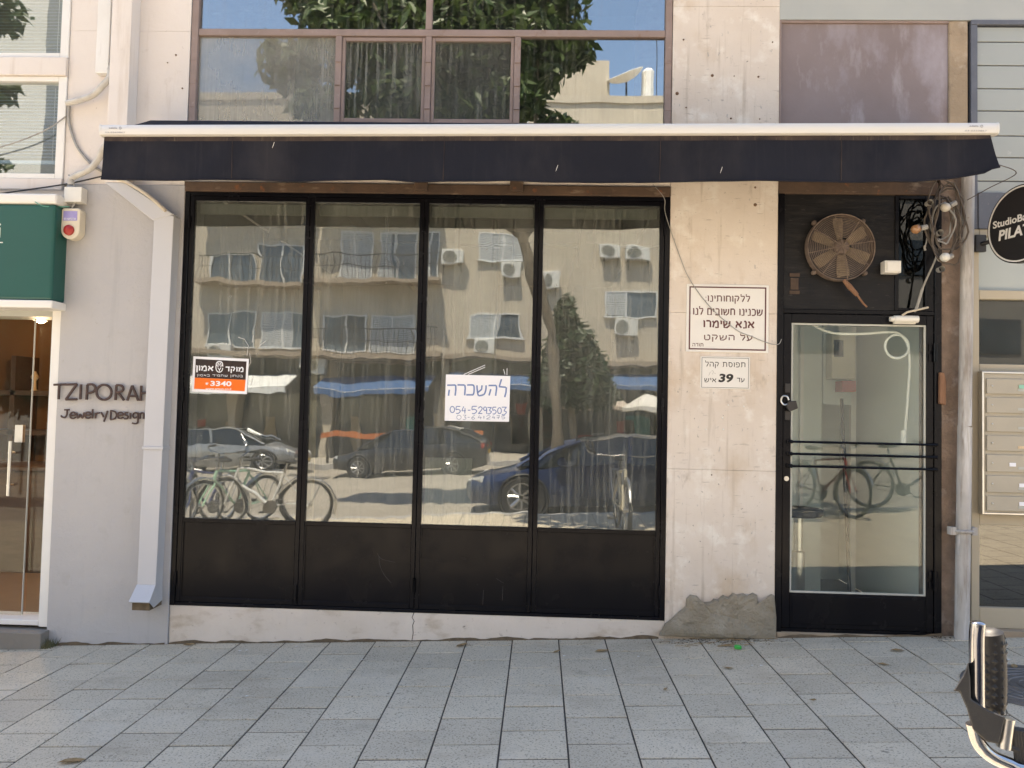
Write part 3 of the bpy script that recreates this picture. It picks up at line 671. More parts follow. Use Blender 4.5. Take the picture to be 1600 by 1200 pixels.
# canopy sheet from the roller down to the bar
m = MB(); nx, ny = 60, 8
for i in range(nx+1):
    x = AX0+.015+(AX1-AX0-.03)*i/nx
    for j in range(ny+1):
        t = j/ny; y = AY+.012+(-.05-AY)*t; z = az(x)+.033+(3.405-az(x)-.033)*t-.012*math.sin(math.pi*t)
        m.v.append((x, y, z))
for i in range(nx):
    for j in range(ny): a = i*(ny+1)+j; m.f.append((a, a+ny+1, a+ny+2, a+1))
m.build('canopy', m_navy, aw, smooth=True)
MB().tube([(AX0+.06, -.055, 3.345), (AX1-.06, -.055, 3.345)], .028, 14).build('roller_tube', m_steel, aw, smooth=True)
# valance: hanging hem with wavy foot, its right end swinging out
foot = [(165, 281), (230, 281.5), (300, 281), (380, 280), (450, 282), (520, 281.5), (600, 281), (650, 284), (760, 284), (800, 283), (900, 284), (1000, 285), (1040, 283), (1120, 282), (1250, 284), (1330, 285), (1430, 284), (1490, 279), (1530, 272), (1556, 264)]
def foot_z(x):
    pts = [(at(px, py, AY-.01).x, at(px, py, AY-.01).z) for px, py in foot]
    for i in range(len(pts)-1):
        if pts[i][0] <= x <= pts[i+1][0]:
            t = (x-pts[i][0])/(pts[i+1][0]-pts[i][0]); return pts[i][1]*(1-t)+pts[i+1][1]*t
    return pts[0][1] if x < 0 else pts[-1][1]
FZ = [(AX0+.006+(AX1-AX0-.03)*i/160) for i in range(161)]; FZZ = [foot_z(min(x+(.035 if x > 2.55 else 0), 2.7)) for x in FZ]
def valance(t0, t1, yo):
    m = MB(); ny = 7
    for i, x in enumerate(FZ):
        zt = az(x)-.029; zf = FZZ[i]; e = max(0, (x-2.1)/.5)
        for j in range(ny+1):
            t = t0+(t1-t0)*j/ny
            y = AY-.004+yo+.012*math.sin(x*2.9)*t+.008*math.sin(x*7.7+1)*t+.004*math.sin(x*17+2*t)*t+.003*math.sin(x*31+5*t)*math.sin(3.1*t)-.05*e*e*t+.010*math.sin(x*19)*t*e
            m.v.append((x+.035*t*max(0, (x-2.45)/.15), y, zt+(zf-zt)*t))
    for i in range(160):
        for j in range(ny): a = i*(ny+1)+j; m.f.append((a, a+ny+1, a+ny+2, a+1))
    return m
va = valance(0, 1, 0).build('valance', m_navy, aw, smooth=True)
valance(.0, .11, -.0015).build('worn_hem', m_navyfade, va, smooth=True)
m = MB(); e_pts = []
vm = valance(.955, 1.0, 0)
for i in range(161): e_pts.append(Vector(vm.v[i*8+7])+Vector((0, 0, .004)))
m.tube(e_pts, .0065, 6); m.build('hem_cord', m_navy, va, smooth=True)
for x in (-1.9, -.62, .68, 1.75):          # stitched seams
    i = min(range(161), key=lambda q: abs(FZ[q]-x)); vv = valance(0, 1, -.002)
    MB().tube([Vector(vv.v[i*8+j]) for j in range(8)], .0022, 5).build('seam', m_navyfade, va)
for (px, py) in ((427, 227), (870, 263), (1127, 266)):     # bird droppings
    p = at(px, py, AY-.012); MB().tube([p+Vector((-.006, 0, -.018)), p, p+Vector((.006, 0, .02))], [.0008, .002, .0012], 6, sy=.3).build('dropping', m_litter, va)
# folding arms and wall brackets
for x, s in ((-2.2, 1), (2.1, -1)):
    el = Vector((x+s*.85, -.28, 3.22))
    m = MB(); m.tube([(x, -.07, 3.31), el], .02, 8); m.build('arm', m_iron, aw, smooth=True)
    m = MB(); m.tube([el, (x+s*.12, AY+.03, 3.15)], .018, 8); m.build('forearm', m_iron, aw, smooth=True)
    m = MB(); m.box(x-.05, x+.05, -.10, -.016, 3.25, 3.338); m.build('bracket', m_iron, aw, bev=.005)

# ---- drain pipe on the left: box duct, cranked, with open foot
dp = thing('drain_pipe', 'grey square drainpipe cranked beside the rusted wall lettering, open spout foot', 'drainpipe', (-2.55, -.05, .2))
def duct(pts, wd, dep, name, mat, y1=-.016):
    """square duct along (x,z) points, width measured across, front at -dep"""
    m = MB()
    for i, (x, z, hw) in enumerate(pts):
        for dx, y in ((-hw, -dep), (hw, -dep), (hw, y1), (-hw, y1)): m.v.append((x+dx, y, z))
    for i in range(len(pts)-1):
        for q in range(4): m.f.append((i*4+q, i*4+(q+1) % 4, i*4+4+(q+1) % 4, i*4+4+q))
    m.f.append((0, 1, 2, 3)); m.f.append(tuple(4*(len(pts)-1)+q for q in (3, 2, 1, 0)))
    return m.build(name, mat, dp, bev=.006, seg=2)
duct([(-2.865, 2.955, .068), (-2.865, 5.55, .068)], 0, .115, 'upper_duct', m_plaster2, y1=-.002)
m = MB()
a = [(-2.935, 2.955), (-2.797, 2.955), (-2.455, 2.745), (-2.592, 2.700)]
m.prism([a[0], a[3], a[2], a[1]], -.115, -.016); m.build('crank', m_drain, dp, bev=.005)
duct([(-2.540, .30, .062), (-2.534, 1.16, .064), (-2.5225, 2.70, .066), (-2.5235, 2.735, .068)], 0, .112, 'lower_duct', m_drain)
part('joint_band', m_drain, [(-2.604, -2.462, -.120, -.016, 1.185, 1.205)], dp, bev=.002)
# kicked-out spout: an open sheet hood with a ragged lip
m = MB(); t_ = .004
hood = [(-2.602, -.114, .305), (-2.478, -.114, .305), (-2.470, -.205, .215), (-2.604, -.205, .215)]
m.add(hood+[(x, y+.005, z-.006) for x, y, z in hood], [(0, 1, 2, 3), (7, 6, 5, 4), (0, 4, 5, 1), (1, 5, 6, 2), (2, 6, 7, 3), (3, 7, 4, 0)])
m.add([(-2.478, -.114, .305), (-2.470, -.205, .215), (-2.472, -.14, .165), (-2.474, -.02, .19), (-2.478, -.02, .305)], [(0, 1, 2, 3, 4)])
m.add([(-2.602, -.114, .305), (-2.604, -.205, .215), (-2.602, -.15, .20), (-2.602, -.02, .19), (-2.602, -.02, .305)], [(0, 1, 2, 3, 4)])
m.build('spout', m_drain, dp)
part('spout_mouth', m_soil, [(-2.596, -2.482, -.175, -.0145, .155, .212)], dp)
# ---- white trunking above
part_t = MB(); part_t.box(-3.068, -2.978, -.055, -.001, 3.722, 5.5)
tag(part_t.build('cable_trunking', m_white, bev=.003, org=(-3.02, -.03, 3.722)), 'narrow white plastic trunking running down beside the upper drainpipe', 'trunking')
# ---- wrapped air-conditioning pipes
m = MB(); m.tube(bez([(-2.985, -.03, 3.78), (-2.965, -.05, 3.70), (-3.0, -.06, 3.64), (-3.08, -.05, 3.57), (-3.18, -.045, 3.535), (-3.262, -.045, 3.515)], 8), .021, 10)
tag(m.build('wrapped_pipe', m_insul, smooth=True, org=(-3.1, -.03, 3.6)), 'pale wrapped air conditioning pipe coming out of the white trunking end', 'pipe')
m = MB(); m.tube(bez([(-2.77, -.06, 3.32), (-2.95, -.08, 3.22), (-3.02, -.05, 3.13), (-3.08, -.05, 3.06), (-3.17, -.05, 3.015), (-3.205, -.05, 2.99), (-3.2, -.05, 2.955)], 8), .021, 10)
tag(m.build('wrapped_pipe', m_insul, smooth=True, org=(-3.05, -.03, 3.1)), 'pale wrapped pipe running from the awning end down to the junction box', 'pipe')
m = MB(); m.tube(bez([(-3.262, -.012, 3.51), (-3.265, -.012, 3.44), (-3.25, -.012, 3.36), (-3.19, -.012, 3.22), (-3.08, -.012, 3.10), (-2.95, -.012, 3.03), (-2.86, -.02, 3.0)], 8), .009, 8)
tag(m.build('loose_cable', m_cable, smooth=True, org=(-3.2, -.012, 3.2)), 'grey cable drooping between the two wrapped pipes', 'cable')
m = MB(); m.tube(bez([(-3.9, -.03, 3.16), (-3.6, -.035, 3.25), (-3.40, -.03, 3.34), (-3.275, -.016, 3.44)], 8), .0045, 6)
tag(m.build('loose_cable', m_cable, smooth=True, org=(-3.5, -.03, 3.2)), 'thin wire slanting across the lower window with the blind', 'cable')
m = MB(); m.tube(bez([(-3.9, -.04, 2.86), (-3.5, -.04, 2.92), (-3.22, -.04, 2.965), (-3.0, -.03, 3.02), (-2.8, -.03, 3.06)], 8), .005, 6)
tag(m.build('loose_cable', m_rubber, smooth=True, org=(-3.2, -.04, 2.96)), 'thin black cable passing above the white junction box', 'cable')
m = MB(); m.tube(bez([(-2.86, -.125, 2.985), (-2.75, -.127, 2.94), (-2.62, -.127, 2.86), (-2.505, -.127, 2.765)], 8), .012, 8)
tag(m.build('conduit', m_conduit, smooth=True, org=(-2.7, -.127, 2.9)), 'cream corrugated conduit lying along the slanted part of the drainpipe', 'conduit')
# ---- junction box and siren
jb = thing('junction_box', 'small white junction box with wires above the alarm siren', 'junction box', (-3.165, -.015, 2.83))
part('case', m_plastic, [(-3.225, -3.105, -.085, -.015, 2.828, 2.93)], jb, bev=.006, seg=2)
for pts in ([(-3.17, -.05, 2.93), (-3.19, -.06, 2.99), (-3.22, -.05, 3.02)], [(-3.22, -.05, 2.85), (-3.265, -.05, 2.82), (-3.25, -.06, 2.79), (-3.19, -.05, 2.81)], [(-3.16, -.06, 2.828), (-3.17, -.07, 2.80), (-3.178, -.06, 2.785)]):
    MB().tube(bez(pts, 6), .006, 6).build('wire', m_cable, jb, smooth=True)
MB().tube(bez([(-3.20, -.06, 2.80), (-3.30, -.16, 2.775), (-3.36, -.175, 2.80)], 6), .004, 6).build('green_wire', surf('green_wire', (.12, .38, .30), rough=.5), jb)
al = thing('alarm_siren', 'cream alarm siren with red lens and purple print beside green fascia', 'siren', (-3.175, -.015, 2.58))
def stadium(cx, z0, z1, r, n=10, top=.012):
    pts = [(cx-r, z1-top), (cx-r+top, z1), (cx+r-top, z1), (cx+r, z1-top)]
    pts += [(cx+r*math.cos(a), z0+r+r*math.sin(a)) for a in [-math.pi*i/n for i in range(n+1)]]
    return list(reversed(pts))
MB().prism(stadium(-3.172, 2.575, 2.785, .064), -.085, -.0145).build('case', m_creamplastic, al, bev=.010, seg=3, smooth=True)
m = MB(); m.lathe([(.036, 0), (.034, -.012), (.02, -.022), (.004, -.025)], (-3.178, -.0845, 2.635), 'y', 20); m.build('lens', m_red, al, smooth=True)
part('label_plate', m_alarmprint, [(-3.222, -3.127, -.0865, -.0852, 2.70, 2.765)], al)
text('03-6873720', wallfn(-.087), (-3.215, -3.134, 2.706, 2.718), 'label_print', m_paper, al)
# ---- green fascia sign of the jewellery shop
gs = thing('fascia_sign', 'green light box fascia sign with white rims above jewellery shop door', 'sign', (-3.8, -.05, 2.1))
part('box', m_green, [(-5.4, -3.236, -.15, .011, 2.152, 2.792)], gs, bev=.03, seg=4)
part('top_rim', m_signwhite, [(-5.4, -3.222, -.163, .0115, 2.793, 2.862)], gs, bev=.025, seg=4)
part('bottom_rim', m_signwhite, [(-5.4, -3.222, -.163, .0115, 2.098, 2.151)], gs, bev=.015, seg=4)
MB().box(-3.75, -3.582, -.153, -.1505, 2.528, 2.535).build('white_line', m_signwhite, gs)
text('zi', wallfn(-.151), (-3.72, -3.600, 2.565, 2.66), 'white_letters', m_signwhite, gs)
# ---- rusted wire lettering on the grey wall
cv2 = lambda x, y: (x/3.157, 280+y/3.157)
lt = thing('wall_lettering', 'rusted steel letters spelling a name on the grey wall beside the drainpipe', 'lettering', (-2.96, -.03, 1.5))
def circ(cx, cy, rx, ry, a0=0, a1=360, n=14): return [(cx+rx*math.cos(rad(a0+(a1-a0)*i/n)), cy+ry*math.sin(rad(a0+(a1-a0)*i/n))) for i in range(n+1)]
big = {'T': [[(266, 1014), (326, 1012)], [(292, 1014), (289, 1086)]], 'Z': [[(327, 1013), (379, 1011)], [(379, 1011), (325, 1087)], [(325, 1087), (380, 1086)]], 'I': [[(400, 1012), (396, 1086)]],
 'P': [[(431, 1014), (427, 1088)], [(431, 1014), (455, 1012), (470, 1025), (466, 1043), (450, 1052), (430, 1055)]], 'O': [circ(513, 1051, 37, 37)], 'R': [[(574, 1016), (570, 1090)], [(574, 1016), (598, 1018), (608, 1032), (600, 1046), (574, 1052)], [(582, 1052), (612, 1090)]],
 'A': [[(628, 1092), (652, 1018)], [(652, 1018), (682, 1092)], [(636, 1070), (674, 1070)]], 'H': [[(697, 1018), (694, 1093)], [(695, 1055), (735, 1052)], [(737, 1018), (735, 1093)]]}
for ch, ln in big.items(): strokes(ln, cv2, .0085, 'letter', m_letter, lt, -.032)
E_ = lambda x, y: [(x-13, y), (x+12, y-2), (x+8, y-13), (x-5, y-14), (x-14, y-3), (x-11, y+11), (x+2, y+15), (x+14, y+9)]
small = {'J': [[(318, 1138), (342, 1137)], [(331, 1138), (330, 1160), (322, 1174), (308, 1174), (301, 1166)]], 'e': [E_(360, 1165)], 'w': [[(378, 1152), (385, 1178), (396, 1160), (406, 1178), (416, 1150)]], 'e2': [E_(434, 1164)], 'l': [[(457, 1134), (456, 1180)]],
 'r': [[(471, 1152), (471, 1180)], [(471, 1164), (480, 1153), (492, 1153)]], 'y': [[(499, 1150), (512, 1174)], [(531, 1142), (522, 1170), (512, 1196)]], 'D': [[(547, 1142), (545, 1186)], [(545, 1142), (566, 1146), (575, 1162), (566, 1180), (545, 1186)]], 'e3': [E_(594, 1165)], 's': [[(632, 1151), (618, 1152), (616, 1162), (630, 1168), (628, 1180), (612, 1181)]],
 'i': [[(644, 1152), (643, 1182)]], 'g': [[(678, 1155), (664, 1152), (655, 1166), (664, 1178), (677, 1172)], [(679, 1150), (680, 1195), (670, 1206), (652, 1203)]], 'n': [[(690, 1152), (690, 1182)], [(690, 1162), (700, 1152), (709, 1158), (709, 1182)]]}
for ch, ln in small.items(): strokes(ln, cv2, .0058, 'letter', m_letter, lt, -.026)

# ---- stickers and signs
cv8 = lambda x, y: (280+x/8, 540+y/8)
def cr8(x0, x1, y0, y1, Y): a = cv8(x0, y0); b = cv8(x1, y1); return pxrect(a[0], b[0], a[1], b[1], Y)
YS = .0185
st = thing('security_sticker', 'orange and black security company sticker with white border in first pane', 'sticker', (-2.155, YS, 1.57))
R_ = (-2.349, -1.966, 1.574, 1.812)
m = MB(); m.prism([(R_[0], R_[2]), (R_[1]-.006, R_[2]-.010), (R_[1], R_[3]-.010), (R_[0]+.003, R_[3])], YS-.001, YS+.0005); m.build('white_border', m_paper, st)
m = MB(); m.prism([(-2.331, 1.668), (-1.983, 1.660), (-1.981, 1.784), (-2.329, 1.795)], YS-.0018, YS-.0011); m.build('black_field', m_stickblack, st)
m = MB(); m.prism([(-2.333, 1.592), (-1.987, 1.583), (-1.983, 1.6595), (-2.331, 1.6675)], YS-.0018, YS-.0011); m.build('orange_field', m_orange, st)
fy = wallfn(YS-.0018)
for s, x0, x1, y0, y1, b in (('מוקד', 572, 806, 262, 352, .035), ('אמון', 205, 432, 245, 345, .035)):
    text(s, fy, cr8(x0, x1, y0, y1, YS), 'white_print', m_paper, st, bold=b, rtl=True, th=.0006)
text('בטחון שתמיד באמון', fy, cr8(222, 800, 362, 398, YS), 'small_print', m_paper, st, bold=.008, rtl=True, th=.0006)
text('3340', fy, cr8(392, 655, 443, 507, YS), 'white_print', m_paper, st, bold=.03, th=.0006)
text('*', fy, cr8(330, 368, 458, 492, YS), 'white_print', m_paper, st, bold=.02, th=.0006)
text('www.amun.co.il', fy, cr8(330, 650, 526, 553, YS), 'small_print', m_paper, st, bold=.01, th=.0006)
text('מס.רש', fy, cr8(752, 812, 176, 192, YS), 'small_print', m_paper, st, rtl=True, th=.0006)
em = []
em += [circ(503, 232, 40, 34, 180, 360, 12)+[(543, 232), (545, 262)], [(461, 262), (463, 232)], circ(502, 278, 42, 54, 0, 180, 12)+[(458, 262)], [(463, 246), (503, 240), (543, 246)], [(480, 215), (488, 226), (498, 214)], [(508, 214), (516, 226), (526, 215)], [(478, 262), (492, 268)], [(512, 268), (528, 262)], [(485, 282), (503, 300), (521, 282)], [(503, 300), (503, 322)]]
strokes(em, cv8, .0032, 'emblem', m_paper, st, YS-.0020, sy=.25)
# hand-lettered rent notice
cv9 = lambda x, y: (680+x/10.907, 570+y/10.907)
rn = thing('rent_notice', 'white paper notice with blue handwritten phone numbers taped in third pane', 'notice', (-.42, YS, 1.415))
m = MB(); m.prism([(-.632, 1.416), (-.203, 1.418), (-.201, 1.722), (-.631, 1.724)], YS-.0012, YS+.0005); m.build('sheet', m_paper, rn)
heb = [[(1130, 245), (1092, 370), (1212, 385), (1222, 400), (1186, 550)][:2], [(1085, 372), (1205, 384)], [(1212, 384), (1206, 470), (1184, 552)],
 [(910, 352), (1040, 352)], [(1040, 352), (1046, 400), (1030, 528)], [(948, 415), (918, 522)], [(712, 350), (716, 420), (728, 500), (745, 528)], [(798, 350), (790, 420), (730, 470)], [(868, 350), (862, 430), (830, 505), (745, 528)],
 [(545, 345), (640, 345), (662, 380), (660, 470), (645, 512)], [(530, 512), (650, 512)], [(380, 342), (500, 345)], [(505, 345), (512, 400), (502, 520)], [(205, 348), (345, 345)], [(348, 345), (352, 420), (340, 525)], [(240, 425), (226, 528)]]
strokes(heb, cv9, .0060, 'marker_writing', m_ink, rn, YS-.0012, sy=.12)
d0 = lambda x, y, w, h: circ(x, y, w, h)
def dig(ch, x, y, w, h):
    L, R, T, B = x-w, x+w, y-h, y+h
    return {'0': [circ(x, y, w, h)], '5': [[(R, T), (L+4, T)], [(L+4, T), (L, y-h*.1), (x, y-h*.2), (R, y+h*.3), (x, B), (L, B-4)]], '4': [[(x-2, T), (L, y+h*.25), (R, y+h*.25)][:2], [(L, y+h*.25), (R, y+h*.2)], [(x+w*.6, y-h*.5), (x+w*.5, B)]],
     '2': [[(L, T+h*.5), (x, T), (R, T+h*.5), (x, y+h*.4), (L, B)], [(L, B), (R, B)]], '9': [circ(x, y-h*.45, w*.9, h*.5), [(R, y-h*.5), (R-2, B)]], '3': [[(L, T), (R, T)], [(R, T), (x, y-h*.1), (R, y+h*.3), (x, B), (L, B-6)]], '-': [[(L, y), (R, y)]],
     '6': [[(R, T), (L+4, y), (L+2, y+h*.6), (x, B), (R, y+h*.5), (x, y+h*.1), (L, y+h*.5)]], '1': [[(L, y-h*.2), (R, y-h*.2)], [(x, T), (x, B)]], '7': [[(L, T), (R, T)], [(R, T), (x-4, B)], [(L+2, y), (R, y)]]}[ch]
ph = []
for ch, x, w, h, dy in (('0', 292, 38, 52, 0), ('5', 392, 36, 60, 8), ('4', 488, 34, 60, 8), ('-', 578, 22, 1, 12), ('5', 668, 40, 62, 8), ('2', 768, 34, 58, 10), ('9', 850, 28, 60, 14), ('3', 925, 34, 55, 20), ('5', 1010, 30, 58, 18), ('0', 1096, 32, 50, 20), ('3', 1175, 40, 65, 25)): ph += dig(ch, x, 762+dy, w, h)
strokes(ph, cv9, .0034, 'marker_writing', m_ink, rn, YS-.0012, sy=.15)
ph = []
for ch, x, w, h in (('0', 405, 38, 36), ('3', 500, 28, 38), ('-', 570, 18, 1), ('6', 648, 26, 36), ('4', 760, 30, 32), ('1', 830, 12, 26), ('2', 905, 34, 30), ('4', 995, 22, 28), ('7', 1072, 26, 30), ('5', 1162, 28, 28)): ph += dig(ch, x, 895, w, h)
strokes(ph, cv9, .0016, 'pen_writing', m_inkthin, rn, YS-.0012, sy=.2)
m = MB()
for a, b in (((485, 165), (850, 5)), ((560, 165), (850, 40)), ((1165, 75), (1190, 165)), ((1225, 60), (1222, 175))): m.tube([at(*cv9(*a), YS-.001), at(*cv9(*b), YS-.001)], .0022, 5, sy=.2)
m.build('tape_strip', m_paper, rn)
# old tape scraps left on the glass of the first and second panes
tp = MB()
for q in ([(390, 552), (392, 566), (387, 575)], [(395, 590), (392, 600)], [(372, 527), (382, 530), (388, 540), (386, 556)], [(396, 524), (394, 535)], [(405, 541), (416, 532)]):
    tp.tube([at(px, py, .019) for px, py in q], .0016, 5, sy=.2)
tag(tp.build('tape_scraps', m_litter, org=at(390, 556, .019)), 'torn tape scraps stuck on first pane right of the orange sticker', 'tape', kind='stuff')
# notice boards on the pillar
cv5 = lambda x, y: (1040+x/6, 420+y/6)
def cr5(x0, x1, y0, y1): a = cv5(x0, y0); b = cv5(x1, y1); return pxrect(a[0], b[0], a[1], b[1], -.006)
s1 = thing('notice_board', 'white enamel notice with dark red border and four Hebrew lines on pillar', 'sign', (1.22, -.003, 1.905))
part('plate', m_signwhite, [(.950, 1.488, -.006, -.0012, 1.905, 2.354)], s1, bev=.002)
x0, x1, z0, z1 = .968, 1.470, 1.920, 2.338; t_ = .009
part('red_border', m_signred, [(x0, x1, -.0068, -.0062, z0, z0+t_), (x0, x1, -.0068, -.0062, z1-t_, z1), (x0, x0+t_, -.0068, -.0062, z0+t_, z1-t_), (x1-t_, x1, -.0068, -.0062, z0+t_, z1-t_)], s1)
fs1 = wallfn(-.0062)
for s, a, b, c, d, bo in (('ללקוחותינו:', 372, 793, 230, 332, .012), ('שכנינו חשובים לנו', 250, 912, 348, 440, .012), ('אנא שימרו', 345, 835, 482, 560, .022), ('על השקט', 360, 815, 600, 692, .022)):
    text(s, fs1, cr5(a, b, c, d), 'red_letters', m_signred, s1, bold=bo, rtl=True, th=.0006)
text('תודה.', fs1, cr5(240, 354, 697, 730), 'red_letters', m_signred, s1, bold=.01, rtl=True, th=.0006)
s2 = thing('capacity_sign', 'small white sign with handwritten 39 below the larger red bordered notice', 'sign', (1.21, -.003, 1.665))
part('plate', m_signwhite, [(1.046, 1.369, -.006, -.0012, 1.664, 1.877)], s2, bev=.002)
x0, x1, z0, z1 = 1.055, 1.360, 1.672, 1.869; t_ = .0025
part('thin_border', m_signblack, [(x0, x1, -.0068, -.0062, z0, z0+t_), (x0, x1, -.0068, -.0062, z1-t_, z1), (x0, x0+t_, -.0068, -.0062, z0+t_, z1-t_), (x1-t_, x1, -.0068, -.0062, z0+t_, z1-t_)], s2)
text('תפוסת קהל', fs1, cr5(370, 748, 858, 938), 'print', m_signblack, s2, bold=.005, rtl=True, th=.0006)
text('עד', fs1, cr5(664, 740, 1022, 1066), 'print', m_signblack, s2, bold=.005, rtl=True, th=.0006)
text('איש', fs1, cr5(362, 476, 1022, 1066), 'print', m_signblack, s2, bold=.005, rtl=True, th=.0006)
text('39', fs1, cr5(500, 634, 984, 1066), 'marker_number', m_signblack, s2, bold=.04, th=.0006, shear=.15)
strokes([[(405, 1000), (420, 965)], [(430, 960), (440, 955), (448, 965), (440, 990)], [(455, 975), (470, 985)]], cv5, .0012, 'pencil_mark', m_cable, s2, -.0066, sy=.2)
# thin white wire sagging over the larger notice
m = MB(); m.tube(bez([(at(1020, 288, -.02)), at(1038, 310, -.012), at(1040, 335, -.01), at(1062, 400, -.008), at(1078, 437, -.010), at(1110, 480, -.012), at(1150, 515, -.012), at(1175, 526, -.012), at(1200, 536, -.012), at(1216, 538, -.02), at(1221, 530, -.01)], 6), .0024, 6)
tag(m.build('thin_wire', m_cable, smooth=True, org=at(1078, 437, -.01)), 'thin pale wire sagging across the red bordered notice to the door', 'wire')
# scratches on the lower door panels
m_scr = surf('paint_scratch', (.10, .095, .095), (.06, .057, .057), 60, rough=.7)
cvp = lambda x, y: (460+x/3.333, 620+y/3.333)
for ln in ([(432, 815), (450, 842), (490, 855), (525, 862)], [(440, 830), (446, 880), (470, 930), (505, 970)], [(1050, 945), (1075, 962), (1090, 970)], [(985, 1005), (980, 1090)], [(1086, 985), (1083, 1060)]):
    strokes([ln], cvp, .0008, 'scratch', m_scr, shop, .0117, sy=.25)
# grime along the foot of the walls
for x0, x1, yy in ((-2.43, .80, -.0035), (-3.22, -2.45, -.0175), (1.56, 2.60, -.016)):
    m = MB(); n = int((x1-x0)/.035); pts = []
    for i in range(n+1):
        x = x0+(x1-x0)*i/n; h_ = .004+.016*abs(math.sin(i*.37)*math.sin(i*.113+1))+random.uniform(0, .006); pts.append((x, h_))
    for i in range(n):
        (xa, ha), (xb, hb) = pts[i], pts[i+1]
        m.add([(xa, yy, gz(xa)-.004), (xb, yy, gz(xb)-.004), (xb, yy+.002, gz(xb)+hb), (xa, yy+.002, gz(xa)+ha)], [(0, 1, 2, 3)])
    m.build('foot_grime', m_soil, shop)
# rust anchors left in the stone
m_anchor = surf('rust_stain', (.22, .13, .08), (.12, .075, .05), 40, rough=.9)
for (px, py, r) in ((1058, 146, .016), (1068, 62, .008), (1113, 118, .014), (1185, 120, .010), (1180, 320, .016), (1142, 185, .009), (1187, 186, .006), (1072, 168, .007), (1207, 66, .007), (1147, 119, .005), (1180, 293, .010), (275, 86, .009), (285, 138, .008), (262, 98, .006), (1112, 742, .006)):
    p = at(px, py, 0); r *= .75; m = MB(); m.lathe([(r, .001), (r*.9, -.003), (r*.45, -.006), (r*.2, -.010)], p, 'y', 9)
    m.build('rust_anchor', m_anchor, shop)
# screw caps of a missing plate under the signs
for (px, py) in ((1103, 671), (1130, 671), (1129, 653), (1138, 633), (1162, 635)):
    p = at(px, py, 0); MB().lathe([(.006, .001), (.005, -.004), (.001, -.006)], p, 'y', 8).build('filled_hole', m_white, shop)

# ---- extractor fan
FC = Vector((1.94, -.05, 2.605))
fan = thing('extractor_fan', 'rusty round extractor fan with tan blades in black board above door', 'fan', (1.94, .01, 2.4))
for i in range(15):
    R0 = .06+i*.0109; MB().ring(FC+Vector((0, -.018+.03*(R0/.215)**2, 0)), R0, .0025, 'y', 44, 5).build('grille_ring', m_fanrust, fan)
m = MB()
for k in range(4):
    a = math.pi/4*k+.2
    m.tube([FC+Vector((math.cos(a)*r, -.018+.03*(r/.215)**2-.003, math.sin(a)*r)) for r in (-.215, -.12, 0, .12, .215)], .003, 5)
m.build('grille_bar', m_fanrust, fan)
m = MB(); m.lathe([(.220, .058), (.221, .03), (.218, .005), (.213, .006), (.215, .03), (.210, .058)], FC, 'y', 44); m.build('housing', m_fanrust, fan, smooth=True)
m = MB(); m.lathe([(.207, 0), (.207, .004)], FC+Vector((0, .050, 0)), 'y', 40); m.build('dark_back', m_signblack, fan)
for k in range(6):
    a = rad(96+60*k); u = Vector((math.cos(a), 0, math.sin(a))); v = Vector((-math.sin(a), 0, math.cos(a))); m = MB()
    sec = [(.045, .020), (.10, .030), (.16, .037), (.192, .034)]
    for r, hw in sec:
        for sgn, yo in ((-1, .012), (1, -.012)):
            for th in (0, .003): m.v.append(tuple(FC+u*r+v*hw*sgn+Vector((0, .022+yo+th, 0))))
    for i in range(3):
        q = i*4; m.f += [(q, q+4, q+6, q+2), (q+1, q+3, q+7, q+5), (q, q+1, q+5, q+4), (q+2, q+6, q+7, q+3)]
    m.f += [(0, 2, 3, 1), (12, 13, 15, 14)]
    m.build('blade', m_blade, fan)
m = MB(); m.lathe([(.05, .03), (.05, .0), (.035, -.012), (.012, -.014)], FC, 'y', 20); m.build('hub', m_fanrust, fan, smooth=True)
for a in (50, 135, 225, 315):
    p = FC+Vector((.232*math.cos(rad(a)), .05, .232*math.sin(rad(a)))); m = MB(); m.lathe([(.016, .005), (.016, -.02), (.008, -.028)], p, 'y', 8); m.build('mount_bolt', m_fanrust, fan)
m = MB(); m.tube([(1.955, -.045, 2.388), (1.99, -.05, 2.345), (2.04, -.05, 2.29)], [.012, .018, .013], 8); m.tube([(2.04, -.05, 2.29), (2.085, -.04, 2.235), (2.11, -.03, 2.218)], [.007, .006, .006], 6)
m.build('cord_stub', m_woodred, fan, smooth=True)
# white box beside the fan
wb = thing('socket_box', 'small white socket box on black board right of the fan', 'socket', (2.26, .01, 2.43))
part('case', m_plastic, [(2.212, 2.316, -.062, .011, 2.437, 2.518)], wb, bev=.008, seg=2)
part('cover', m_plastic, [(2.222, 2.312, -.068, -.0625, 2.444, 2.512)], wb, bev=.003)
# door closer
dc = thing('door_closer', 'cream hydraulic closer at the top of the glazed entrance door', 'door closer', (2.36, -.01, 2.12))
MB().tube([(2.262, -.02, 2.142), (2.285, -.02, 2.142), (2.288, -.02, 2.142), (2.44, -.02, 2.143)], [.016, .018, .024, .024], 12).build('cylinder', m_plastic, dc, smooth=True)
m = MB(); m.box(2.29, 2.43, -.02, .0045, 2.112, 2.132); m.build('base', m_plastic, dc, bev=.003)
m = MB(); m.tube([(2.335, -.03, 2.165), (2.36, -.045, 2.185), (2.42, -.05, 2.20), (2.505, -.02, 2.222)], .007, 6); m.build('arm', m_conduit, dc, smooth=True)
